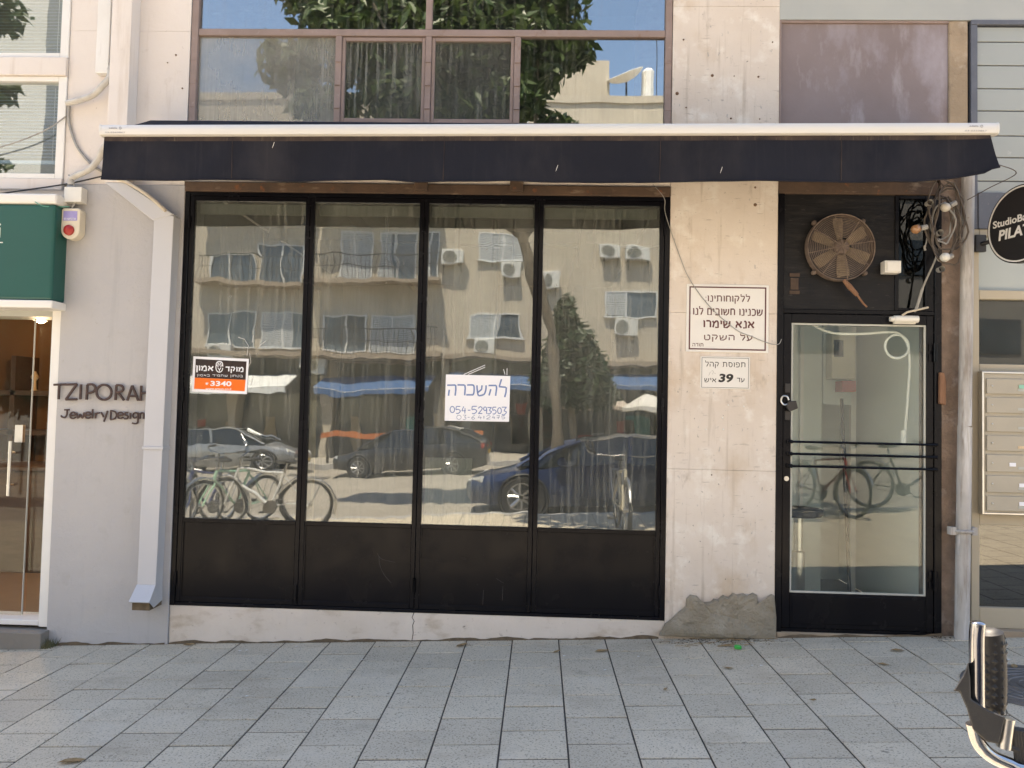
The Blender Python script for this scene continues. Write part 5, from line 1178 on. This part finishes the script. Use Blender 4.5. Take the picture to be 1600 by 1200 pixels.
# roof dish
dh = thing('satellite_dish', 'white rooftop satellite dish mirrored in the upper right window pane', 'satellite dish', (3.6, FY-1.0, 14.4))
m = MB(); m.lathe([(.05, -.02), (.35, .04), (.60, .15), (.78, .30), (.76, .31), (.58, .17), (.33, .06), (.04, .0)], (3.3, FY-1.0, 15.35), 'z', 24)
Rm = Matrix.Translation((3.3, FY-1, 15.35)) @ Matrix.Rotation(rad(-22), 4, 'Y') @ Matrix.Rotation(rad(-18), 4, 'X') @ Matrix.Translation((-3.3, -(FY-1), -15.35)); m.v = [tuple(Rm @ Vector(v)) for v in m.v]; m.build('reflector', m_white, dh, smooth=True)
MB().tube([(3.3, FY-1, 14.4), (3.3, FY-1, 15.36)], .035, 8).build('mast', m_iron, dh)
opart('equipment_cover', m_white, [(3.9, 4.4, FY-1.2, FY-.8, 14.4, 15.9)], dh, bev=.15)
tag(MB().tube([(4.55, FY-1, 14.4), (4.5, FY-1, 17.4)], .02, 6).build('roof_antenna', m_iron, org=(4.55, FY-1, 14.4)), 'thin rooftop antenna mast mirrored right of the satellite dish', 'antenna')

# ---- trees
m_bark = surf('grey_bark', (.20, .165, .125), (.13, .105, .08), 8, rough=.95, st=(1, 1, .3), bump=[(30, .012, (1, 1, .3))])
lf1 = leafmat('broad_leaf_green', (.045, .085, .022), (.085, .125, .035)); lf2 = leafmat('dark_leaf_green', (.020, .045, .018), (.045, .075, .028))
def crown(blobs, n, size, mat, parent, thin=.55):
    m = MB(); tot = sum(b[3]**2 for b in blobs)
    for (cx, cy, cz, r, fz) in blobs:
        for _ in range(int(n*r*r/tot)):
            d = Vector((random.gauss(0, 1), random.gauss(0, 1), random.gauss(0, 1))).normalized(); q = r*(random.random()**thin)*random.uniform(.85, 1.1)
            p = Vector((cx, cy, cz))+Vector((d.x*q, d.y*q, d.z*q*fz)); s = size*random.uniform(.6, 1.25)
            nrm = (d*.5+Vector((random.gauss(0, .6), random.gauss(0, .6), random.gauss(.5, .6)))).normalized()
            a = nrm.orthogonal().normalized(); a = Matrix.Rotation(random.uniform(0, 6.3), 3, nrm) @ a; b = nrm.cross(a)
            m.add([p-a*s, p+b*s*.42+nrm*s*.1, p+a*s, p-b*s*.42+nrm*s*.1], [(0, 1, 2), (0, 2, 3)])
    return m.build('crown', mat, parent)
tr = thing('street_tree', 'broad leaved street tree mirrored in the upper window panes', 'tree', (.35, -7.05, -.1))
TB = Vector((.25, -7.6, gz(.2)-.15))
m = MB(); m.tube([TB, TB+Vector((.0, 0, 1.5)), TB+Vector((-.12, .0, 3.0)), TB+Vector((-.6, .1, 4.6)), TB+Vector((-1.2, .1, 6.0))], [.13, .10, .10, .095, .08], 10)
m.build('trunk', m_bark, tr, smooth=True)
for e in ((-3.4, .3, 6.6), (-2.4, -.6, 7.9), (-.4, .4, 7.4), (-1.4, .7, 8.4), (-3.0, 1., 8.0), (.3, -.6, 6.6)):
    MB().tube([TB+Vector((-.55, .1, 4.5)), TB+Vector((e[0]*.55-.2, e[1]*.5, 5.4+.2*(e[2]-6))), TB+Vector(e)], [.07, .05, .02], 7).build('limb', m_bark, tr, smooth=True)
bl = [(-1.7, -7.6, 7.6, 1.35, .85), (-3.0, -7.5, 7.7, 1.1, .8), (-.5, -7.6, 7.5, .95, .8), (-2.2, -7.4, 6.6, .85, .6), (-.6, -7.3, 6.6, .65, .6), (-3.5, -7.6, 8.6, 1.0, .8), (-1.5, -7.8, 9.0, 1.3, .8), (-.1, -7.9, 8.6, .8, .8), (-1.4, -7.2, 6.3, .6, .55), (-4.2, -7.7, 8.9, .7, .8), (.15, -7.5, 6.2, .38, .7), (-3.4, -7.2, 6.5, .4, .6), (-4.35, -7.6, 7.3, .6, .8), (-3.9, -7.5, 6.6, .45, .7), (.35, -7.6, 7.7, .5, .8)]
crown(bl, 17000, .15, lf1, tr)
th_ = thing('overhanging_tree', 'leafy kerb tree overhead whose shade darkens the mirrored blue car', 'tree', (3.3, -6.6, .1))
MB().tube([(3.3, -6.6, .0), (3.3, -6.6, 2.2), (3.2, -6.5, 4.2), (3.0, -6.3, 5.4)], [.15, .12, .11, .09], 10).build('trunk', m_bark, th_, smooth=True)
for e in ((.0, -3.0, 7.5), (1.5, -3.4, 7.9), (.6, -5.2, 8.9), (2.3, -5.4, 9.0), (1.0, -4.4, 8.4)):
    MB().tube([(3.0, -6.3, 5.4), (2.7, -5.6+(e[1]+5.4)*.2, 6.9), ((e[0]+2.7)/2, (e[1]-5.4)/2, 7.7), e], [.08, .055, .04, .015], 7).build('limb', m_bark, th_, smooth=True)
crown([(-.2, -3.0, 7.5, .9, .7), (.8, -2.7, 7.5, 1.1, .7), (1.5, -3.4, 7.9, 1.0, .7), (.6, -4.1, 8.3, 1.1, .6), (1.6, -4.6, 8.6, 1.1, .6), (.6, -5.4, 9.0, 1.1, .6), (2.3, -5.4, 9.0, 1.0, .6), (3.3, -6.4, 8.6, 1.2, .6), (4.3, -6.4, 4.6, .5, .7), (2.7, -2.9, 7.9, .8, .7), (3.9, -3.6, 8.1, .9, .6)], 5600, .15, lf1, th_)
t2 = thing('small_tree', 'small dark evergreen tree mirrored in the fourth pane', 'tree', (1.0, -19.4, 0))
MB().tube([(1.0, -21.0, gz(1)-.1), (1.02, -21.0, 1.6), (.95, -21.0, 3.6)], [.09, .07, .04], 8).build('trunk', m_bark, t2, smooth=True)
crown([(1.0, -21.0, 3.1, 1.15, .95), (1.35, -20.9, 2.5, 1.05, .75), (.85, -21.0, 3.9, .95, .8), (.75, -21.0, 4.8, .5, 1.2), (.4, -20.9, 2.7, .8, .8), (1.9, -20.9, 2.2, .7, .7), (.72, -21.0, 5.3, .3, 1.2), (.2, -20.8, 2.0, .5, .7)], 8000, .17, lf2, t2)
t3 = thing('side_tree', 'street tree mirrored in the upper left blind window', 'tree', (-11.2, -11, -.5))
MB().tube([(-11.6, -7.7, gz(-11.6)-.2), (-11.5, -7.7, 3.0), (-11.3, -7.7, 6.5)], [.15, .12, .07], 8).build('trunk', m_bark, t3, smooth=True)
crown([(-11.3, -7.7, 7.5, 1.0, .9), (-9.5, -7.7, 6.85, .35, .8), (-12.2, -7.7, 6.9, .9, .8), (-9.75, -7.6, 5.5, .5, .9), (-12.6, -7.7, 8.2, .9, .8), (-10.6, -7.6, 6.2, .6, .7), (-9.5, -7.7, 8.2, .45, .8), (-10.3, -7.7, 8.4, .7, .8)], 3800, .14, lf1, t3)
t4 = thing('bushy_tree', 'bushy tree before the white building mirrored in the jewellery shop glass', 'tree', (-17.6, -21.2, -.8))
MB().tube([(-17.6, -21.2, gz(-17.6)-.1), (-17.5, -21.2, 2.0), (-17.5, -21.2, 4.0)], [.2, .16, .1], 8).build('trunk', m_bark, t4, smooth=True)
crown([(-17.6, -21.2, 4.0, 2.0, .8), (-18.9, -21.0, 3.2, 1.6, .8), (-16.4, -21.2, 3.3, 1.4, .8), (-17.4, -21.0, 1.9, 1.6, .6), (-17.8, -21.3, 5.4, 1.3, .8), (-20.4, -21.2, 4.2, 1.8, .8), (-20.2, -21.2, 1.9, 1.6, .7)], 6000, .22, lf2, t4)
# a planted hedge and far trees close the street ends
for x, y, lb in ((-30, -12, 'distant leafy tree at the left end of the street'), (32, -12, 'distant leafy tree at the right end of the street')):
    t = thing('distant_tree', lb, 'tree', (x, y, gz(x)))
    MB().tube([(x, y, gz(x)-.2), (x, y, gz(x)+4)], [.2, .12], 8).build('trunk', m_bark, t)
    crown([(x, y, gz(x)+5.5, 2.4, .8), (x-1.2, y, gz(x)+4.6, 1.5, .8), (x+1.2, y+1, gz(x)+4.8, 1.6, .8)], 2500, .3, lf2, t)

# ---- parasols
m_par = surf('parasol_beige', (.50, .42, .35), (.44, .37, .31), 2, rough=.85); m_par2 = surf('parasol_pale', (.62, .60, .56), (.56, .54, .5), 2, rough=.85)
def parasol(x, y, top, hw, mat, lb):
    p = thing('parasol', lb, 'parasol', (x, y, gz(x)), 'cafe parasols across the street')
    m = MB(); n = 8
    for r, dz in ((.0, 0), (hw*.5, -.17), (hw, -.42), (hw, -.55), (hw*.98, -.54), (hw*.5, -.2), (0, -.03)):
        for k in range(n): m.v.append((x+r*math.cos(math.pi*2*(k+.5)/n), y+r*math.sin(math.pi*2*(k+.5)/n), top+dz))
    for j in range(6):
        for k in range(n): m.f.append((j*n+k, j*n+(k+1) % n, (j+1)*n+(k+1) % n, (j+1)*n+k))
    m.build('canopy', mat, p)
    MB().tube([(x, y, gz(x)), (x, y, top+.1)], .025, 8).build('pole', m_iron, p)
    m = MB(); m.lathe([(.3, 0), (.3, .08), (.05, .12)], (x, y, gz(x)-.02), 'z', 16); m.build('base', m_kerb, p)
parasol(.75, -22.2, 2.30, 1.15, m_par, 'beige parasol mirrored left of centre in fourth pane')
parasol(2.2, -22.6, 2.34, 1.15, m_par, 'beige parasol mirrored in the middle of fourth pane')
parasol(3.6, -21.8, 2.30, .95, m_par2, 'pale parasol mirrored near the right edge of fourth pane')
parasol(5.2, -22.3, 2.40, 1.1, m_par2, 'pale parasol farthest right on the opposite pavement')

# ---- cars
m_tyre = surf('tyre_rubber', (.02, .02, .021), rough=.8); m_rim = surf('alloy_rim', (.55, .55, .55), rough=.3, metal=.9)
m_carglass = surf('car_glass', (.012, .016, .018), rough=.05, spec=.9); m_lampw = surf('headlamp', (.75, .75, .72), rough=.1, spec=.9); m_lampr = surf('tail_lamp', (.35, .02, .015), rough=.15); m_trim = surf('black_trim', (.02, .02, .02), rough=.5); m_plate = surf('yellow_plate', (.75, .45, .03), rough=.5)
def car(label, paint, loc, rz, H=1.44, L=4.4):
    """saloon or hatch along +X, built as lofted body, glasshouse, roof, wheels"""
    t = thing('parked_car', label, 'car', (0, 0, 0), 'cars in the street'); W = .88; k = L/4.4; h = H/1.44
    def loft(st, name, mat, parent=t, cap=True):
        m = MB(); n = len(st[0])
        for s_ in st: m.v += s_
        for i in range(len(st)-1):
            for j in range(n-1): m.f.append((i*n+j, i*n+j+1, (i+1)*n+j+1, (i+1)*n+j))
        if cap: m.f.append(tuple(range(n))); m.f.append(tuple(reversed(range((len(st)-1)*n, len(st)*n))))
        return m.build(name, mat, parent, smooth=True)
    body = []
    for x, w_, zl, zs, zt in ((-2.2, .60, .42, .62, .80), (-2.14, .76, .30, .66, .92), (-1.8, .85, .22, .70, .96), (-1.2, .88, .20, .70, .95), (0, .88, .20, .68, .93), (.9, .88, .20, .67, .92), (1.4, .86, .20, .66, .86), (1.9, .80, .22, .62, .74), (2.14, .68, .28, .55, .64), (2.22, .50, .36, .50, .56)):
        x *= k; sct = [(-w_*.86, zl), (-w_*.98, zl+.12), (-w_, zs), (-w_*.93, zt-.03), (-w_*.80, zt), (-w_*.3, zt+.03), (w_*.3, zt+.03), (w_*.80, zt), (w_*.93, zt-.03), (w_, zs), (w_*.98, zl+.12), (w_*.86, zl)]
        body.append([(x, y, z*h) for y, z in sct]+[(x, -w_*.86, zl*h)])
    loft(body, 'body', paint)
    gl = []
    for x, w_, zt in ((-1.95, .62, .97), (-1.45, .66, 1.26), (-1.0, .66, 1.38), (-.2, .66, 1.42), (.45, .65, 1.36), (.85, .65, 1.20), (1.4, .70, .90)):
        gl.append([(x*k, -.83, .90*h), (x*k, -w_, (zt-.03)*h), (x*k, -w_*.6, zt*h), (x*k, w_*.6, zt*h), (x*k, w_, (zt-.03)*h), (x*k, .83, .90*h)])
    loft(gl, 'glasshouse', m_carglass)
    rf = []
    for x, w_, zt in ((-1.5, .62, 1.25), (-1.0, .67, 1.392), (-.2, .67, 1.432), (.42, .66, 1.375), (.5, .64, 1.35)):
        rf.append([(x*k, -w_, (zt-.035)*h), (x*k, -w_*.6, (zt+.008)*h), (x*k, w_*.6, (zt+.008)*h), (x*k, w_, (zt-.035)*h)])
    loft(rf, 'roof', paint, cap=False)
    for sgn in (-1, 1):
        for pts in ([(1.42, .80, .90), (.86, .675, 1.19), (.46, .675, 1.34)], [(-1.98, .78, .92), (-1.47, .68, 1.25), (-1.0, .68, 1.365)], [(-.28, .83, .92), (-.34, .685, 1.40)]):
            MB().tube([(x*k, y*sgn, z*h) for x, y, z in pts], .035, 6).build('pillar', paint, t)
        MB().tube([(.80*k, sgn*.86, .98*h), (.80*k, sgn*.98, 1.0*h)], [.03, .075], 8).build('mirror', paint, t, smooth=True)
        m = MB(); m.tube([(2.16*k, sgn*.46, .60*h), (1.98*k, sgn*.72, .66*h)], [.045, .06], 8); m.build('headlight', m_lampw, t, smooth=True)
        m = MB(); m.tube([(-2.16*k, sgn*.52, .80*h), (-2.02*k, sgn*.77, .82*h)], [.06, .07], 8); m.build('tail_light', m_lampr, t, smooth=True)
        for z, xa in ((.86, -.1), (.86, -1.05)): MB().tube([(xa*k, sgn*.885, z*h), ((xa+.18)*k, sgn*.885, z*h)], .014, 6).build('door_handle', paint, t)
        for xw in (1.35, -1.3):
            c = (xw*k, sgn*.80, .32)
            m = MB(); m.lathe([(.20, -.10), (.30, -.10), (.32, -.07), (.32, .07), (.30, .10), (.20, .10)], c, 'y', 24); wh = m.build('wheel', m_tyre, t, smooth=True)
            m = MB(); m.lathe([(.2, -.085), (.2, .085)], c, 'y', 20); m.build('brake_well', m_trim, wh)
            for q in range(8):
                a = q*math.pi/4; m = MB(); m.tube([(c[0]+.03*math.cos(a), c[1]+sgn*.095, c[2]+.03*math.sin(a)), (c[0]+.2*math.cos(a), c[1]+sgn*.098, c[2]+.2*math.sin(a))], .022, 5); m.build('spoke', m_rim, wh)
            MB().ring((c[0], c[1]+sgn*.095, c[2]), .205, .014, 'y', 24, 5).build('rim', m_rim, wh)
            MB().ring((c[0], sgn*.865*1.0, c[2]+.01), .36, .03, 'y', 24, 6).build('wheel_arch', m_trim, t)
    MB().box(2.17*k, 2.235*k, -.26, .26, .40*h, .50*h).build('number_plate', m_plate, t)
    MB().box(-2.22*k, -2.17*k, -.26, .26, .60*h, .70*h).build('number_plate', m_plate, t)
    MB().box(2.14*k, 2.20*k, -.42, .42, .30*h, .39*h).build('grille', m_trim, t)
    x, y = loc; place(t, (x, y, gz(x)-.17), rz, 0, -math.atan(GX)*math.cos(rz))
def paint(n, c): return surf(n, c, tuple(v*.95 for v in c), 1, rough=.28, metal=.35, coat=.8)
car('silver grey car mirrored in the lower first pane', paint('paint_silver', (.30, .31, .32)), (-9.6, -18.9), rad(-4), 1.42)
car('dark grey saloon mirrored in the lower second and third panes', paint('paint_graphite', (.035, .037, .04)), (-3.55, -16.6), rad(181), 1.40, 4.5)
car('blue car mirrored in the lower fourth pane', paint('paint_blue', (.012, .032, .10)), (1.15, -8.0), rad(180), 1.34, 4.5)
car('dark green car parked farther right along the near kerb', paint('paint_green', (.03, .045, .035)), (11.5, -8.0), rad(180), 1.45)

# ---- orange works barrier before the opposite shops
br = thing('works_barrier', 'long orange barrier rail mirrored behind the dark saloon car', 'barrier', (-4, -20.9, 0))
MB().box(-7.6, -1.9, -20.93, -20.88, .62, .80).build('rail', surf('barrier_orange', (.55, .17, .05), (.45, .13, .04), 2, rough=.6), br)
for x in (-7.4, -5.6, -3.8, -2.1): MB().box(x, x+.07, -20.99, -20.94, gz(x)-.02, .8).build('post', m_iron, br)
# ---- bicycles
m_chain = surf('grimy_steel', (.16, .15, .14), rough=.45, metal=.8)
def bicycle(label, paint_, basket=False, rack=True, riser=False, bars_=True):
    b = thing('bicycle', label, 'bicycle', (0, 0, 0), 'bicycles parked by the kerb'); R = .335
    for xw in (-.52, .55):
        m = MB(); m.ring((xw, 0, R), R-.02, .02, 'y', 36, 8); wh = m.build('wheel', m_tyre, b, smooth=True)
        MB().ring((xw, 0, R), R-.045, .010, 'y', 36, 6).build('rim', m_rim, wh)
        m = MB()
        for q in range(20):
            a = q*math.pi*2/20; m.tube([(xw+.02*math.cos(a+.4), .02*(-1)**q, R+.02*math.sin(a+.4)), (xw+(R-.05)*math.cos(a), 0, R+(R-.05)*math.sin(a))], .0018, 3, caps=False)
        s_ = m.build('spokes', m_rim, wh); s_['kind'] = 'stuff'
        m = MB(); m.tube([(xw, -.05, R), (xw, .05, R)], .022, 8); m.build('hub', m_rim, wh)
        m = MB(); m.tube([(xw+(R+.025)*math.cos(rad(a)), 0, R+(R+.025)*math.sin(rad(a))) for a in range(20, 201, 15)], .018, 6); m.build('mudguard', m_rim, b, smooth=True)
    BBk = (-.08, 0, .28); ST = (-.24, 0, .72); HD = (.36, 0, .78); HB = (.40, 0, .66)
    m = MB()
    for p, q, r in ((BBk, ST, .017), (BBk, HB, .020), (ST, HD, .016), (HD, HB, .020)): m.tube([p, q], r, 8)
    for s in (-1, 1): m.tube([BBk, (-.52, s*.055, R)], .009, 6); m.tube([(-.24, 0, .68), (-.52, s*.055, R)], .008, 6); m.tube([(.41, s*.035, .62), (.55, s*.05, R)], .012, 6)
    m.build('frame', paint_, b, smooth=True)
    m = MB(); m.tube([ST, (-.27, 0, .86)], .013, 8); m.build('seat_post', m_chrome, b)
    m = MB(); m.tube([(-.40, 0, .88), (-.34, 0, .90), (-.22, 0, .895), (-.12, 0, .885)], [.06, .085, .05, .025], 10); m.v = [(x, y, .885+(z-.885)*.38) for x, y, z in m.v]; m.build('saddle', m_rubber, b, smooth=True)
    m = MB(); m.tube([HD, (.34, 0, .92 if not riser else 1.0)], .014, 8); m.build('stem', m_chrome, b)
    hz = .94 if not riser else 1.02
    bars = [(.16, -.30, hz+.04), (.28, -.26, hz+.03), (.36, -.12, hz-.01), (.36, 0, hz-.02), (.36, .12, hz-.01), (.28, .26, hz+.03), (.16, .30, hz+.04)]
    if bars_: m = MB(); m.tube(bez(bars, 5), .011, 8); m.build('handlebar', m_chrome, b, smooth=True)
    for s in (-1, 1) if bars_ else (): MB().tube([(.27, s*.265, hz+.031), (.14, s*.305, hz+.042)], .017, 8).build('grip', m_rubber, b, smooth=True)
    m = MB(); m.lathe([(.09, -.004), (.095, 0), (.09, .004)], (BBk[0], -.045, BBk[2]), 'y', 24); m.build('chainring', m_chain, b)
    for s in (-1, 1):
        m = MB(); m.tube([(BBk[0], s*.06, BBk[2]), (BBk[0]+s*.13, s*.075, BBk[2]-s*.10)], .009, 6); cr = m.build('crank', m_chain, b)
        MB().box(BBk[0]+s*.13-.04, BBk[0]+s*.13+.04, s*.12-.04, s*.12+.04, BBk[2]-s*.10-.012, BBk[2]-s*.10+.012).build('pedal', m_rubber, cr, bev=.004)
    m = MB(); m.tube([(-.52, -.045, R+.035), (BBk[0], -.045, BBk[2]+.09)], .004, 4); m.tube([(-.52, -.045, R-.035), (BBk[0], -.045, BBk[2]-.09)], .004, 4); m.build('chain', m_chain, b)
    if rack:
        m = MB()
        for s in (-1, 1): m.tube([(-.28, s*.06, .70), (-.78, s*.07, .71)], .006, 5); m.tube([(-.70, s*.07, .71), (-.52, s*.06, R)], .005, 5)
        for x in (-.4, -.55, -.7, -.78): m.tube([(x, -.07, .71), (x, .07, .71)], .005, 5)
        m.build('rear_rack', m_chrome, b)
    if basket:
        m = MB()
        for z, w_ in ((.70, .11), (.80, .13), (.92, .15)): m.tube([(.47, -w_, z), (.73, -w_*.9, z), (.73, w_*.9, z), (.47, w_, z)], .006, 5, closed=True)
        for q in range(12):
            a = q/12*2*math.pi; cx_, cy_ = max(-1, min(1, 1.3*math.cos(a))), max(-1, min(1, 1.3*math.sin(a)))
            m.tube([(.60+cx_*.13, cy_*.10, .70), (.60+cx_*.13, cy_*.145, .92)], .003, 4)
        m.build('basket', m_chrome, b)
    return b
bk = [(bicycle('white framed bicycle mirrored at the right of the first pane foot', surf('bike_white', (.72, .74, .75), rough=.3), rack=True), (-3.62, -5.15), 172),
      (bicycle('mint green bicycle mirrored at the foot of first pane', surf('bike_mint', (.35, .60, .45), rough=.35), riser=True), (-4.12, -5.3), 118),
      (bicycle('blue bicycle mirrored at the left of the first pane foot', surf('bike_blue', (.05, .07, .22), rough=.3), rack=True), (-4.5, -5.25), 100),
      (bicycle('black bicycle mirrored farthest left at the first pane foot', surf('bike_black', (.02, .02, .025), rough=.35), basket=True), (-4.85, -5.4), 75)]
for b, (x, y), a in bk: place(b, (x, y, gz(x, y)+.001), rad(a), rad(4))

b5 = bicycle('dark bicycle mirrored in the right hand glass door', surf('bike_dark', (.03, .03, .03), rough=.35)); place(b5, (5.25, -6.0, gz(5.25, -6)), rad(8), rad(4))
b6 = bicycle('red bicycle mirrored at the left of the glass door', surf('bike_red', (.30, .04, .03), rough=.35)); place(b6, (3.95, -5.75, gz(3.95, -6)), rad(70), rad(4))
# ---- bicycle in the right foreground: upright chrome bar end with quilted grip
fb_ = bicycle('bicycle at lower right edge with chrome bar and black quilted grip, mirrored in fourth pane', surf('bike_cream', (.50, .46, .36), rough=.35), rack=True, riser=True, bars_=False)
BX, BY = 1.0, -4.40
place(fb_, (BX, BY, gz(BX, BY)+.001), rad(90)); WM[fb_.name] = Matrix.Translation((BX, BY, gz(BX, BY)+.001)) @ Matrix.Rotation(rad(90), 4, 'Z')
q = lambda px, py, Y=-4.1: at(px, py, Y)
mir = lambda p: Vector((2*BX-p[0], p[1], p[2]))
m_grip = surf('quilted_black_grip', (.008, .008, .009), (.014, .013, .013), 40, rough=.55)
barpts = [q(1536, 1120), q(1524, 1080), q(1520, 1130), q(1529, 1160), q(1548, 1180), q(1575, 1193), q(1605, 1203), (.72, -4.08, 1.03), (.88, -4.06, 1.02), (BX, -4.06, 1.045)]
low = barpts[2:]
top = [q(1527, 1125), q(1526, 1090), q(1526, 1040), q(1526, 1000), q(1527, 982), q(1528, 974), q(1528, 970)]
for f_ in (lambda p: Vector(p), mir):
    MB().tube(bez([f_(p) for p in low], 6), .0085, 12).build('handlebar', m_chrome, fb_, smooth=True)
    MB().tube(bez([f_(p) for p in top], 6), [.0088]*31+[.0086, .008, .0068, .0055, .0042, .002], 14).build('upright_bar', m_chrome, fb_, smooth=True)
    MB().tube(bez([f_(p) for p in (q(1546, 982, -4.06), q(1549, 1000, -4.06), q(1552, 1040, -4.06), q(1552, 1085, -4.06), q(1549, 1112, -4.06))], 6), [.006, .010, .0125]+[.0155]*19+[.014, .012, .010], 14).build('grip', m_grip, fb_, smooth=True)
    # raised quilting lozenges on the grip
    for i in range(9):
        for a in (-1.0, -.35, .3, .95, 1.6):
            c = f_(q(1551, 996+i*13.2+(6.6 if int(a*10) % 2 else 0), -4.06)); th = a
            d = Vector((math.sin(th), -math.cos(th), 0))
            m = MB(); u_ = Vector((math.cos(th), math.sin(th), 0)); z_ = Vector((0, 0, 1)); c = c+d*.0147
            m.add([c+u_*.0042, c+z_*.0052, c-u_*.0042, c-z_*.0052, c+d*.0022], [(0, 1, 4), (1, 2, 4), (2, 3, 4), (3, 0, 4)]); m.build('quilt_pad', m_grip, fb_)
    m = MB()
    po_ = [(1513, 1034), (1505, 1055), (1489, 1080), (1499, 1080), (1511, 1108), (1520, 1140), (1540, 1158), (1561, 1163), (1571, 1120), (1545, 1110), (1517, 1092), (1516, 1060)]
    fr_ = [f_(q(a, b, -4.116)) for a, b in po_]; bk_ = [f_(q(a, b, -4.088)) for a, b in po_]; n_ = len(po_)
    m.add(fr_+bk_, [tuple(range(n_)), tuple(reversed(range(n_, 2*n_)))]+[(i, (i+1) % n_, (i+1) % n_+n_, i+n_) for i in range(n_)]); m.build('black_cuff', m_rubber, fb_, bev=.0015)
    m = MB(); m.tube([f_(q(1574, 1122, -4.1)), f_(q(1568, 1168, -4.1))], .0085, 12); m.build('steel_ring', m_steel, fb_, smooth=True)
    MB().tube([f_(q(1562, 1160, -4.1)), f_(q(1590, 1172, -4.1))], .004, 6).build('lever_pivot', m_rubber, fb_)
    for i in range(9):
        a_, b_ = f_(q(1584+i*5, 1140+i*.8, -4.1)), f_(q(1590+i*5, 1205, -4.1)); MB().tube([a_, b_], .0028, 6).build('shifter_rib', m_rubber, fb_)
    m = MB(); m.tube([f_(q(1580, 1142, -4.095)), f_(q(1622, 1148, -4.095))], .006, 6); m.tube([f_(q(1605, 1150, -4.085)), f_(q(1608, 1208, -4.085))], .014, 8); m.build('shifter_body', m_rubber, fb_)
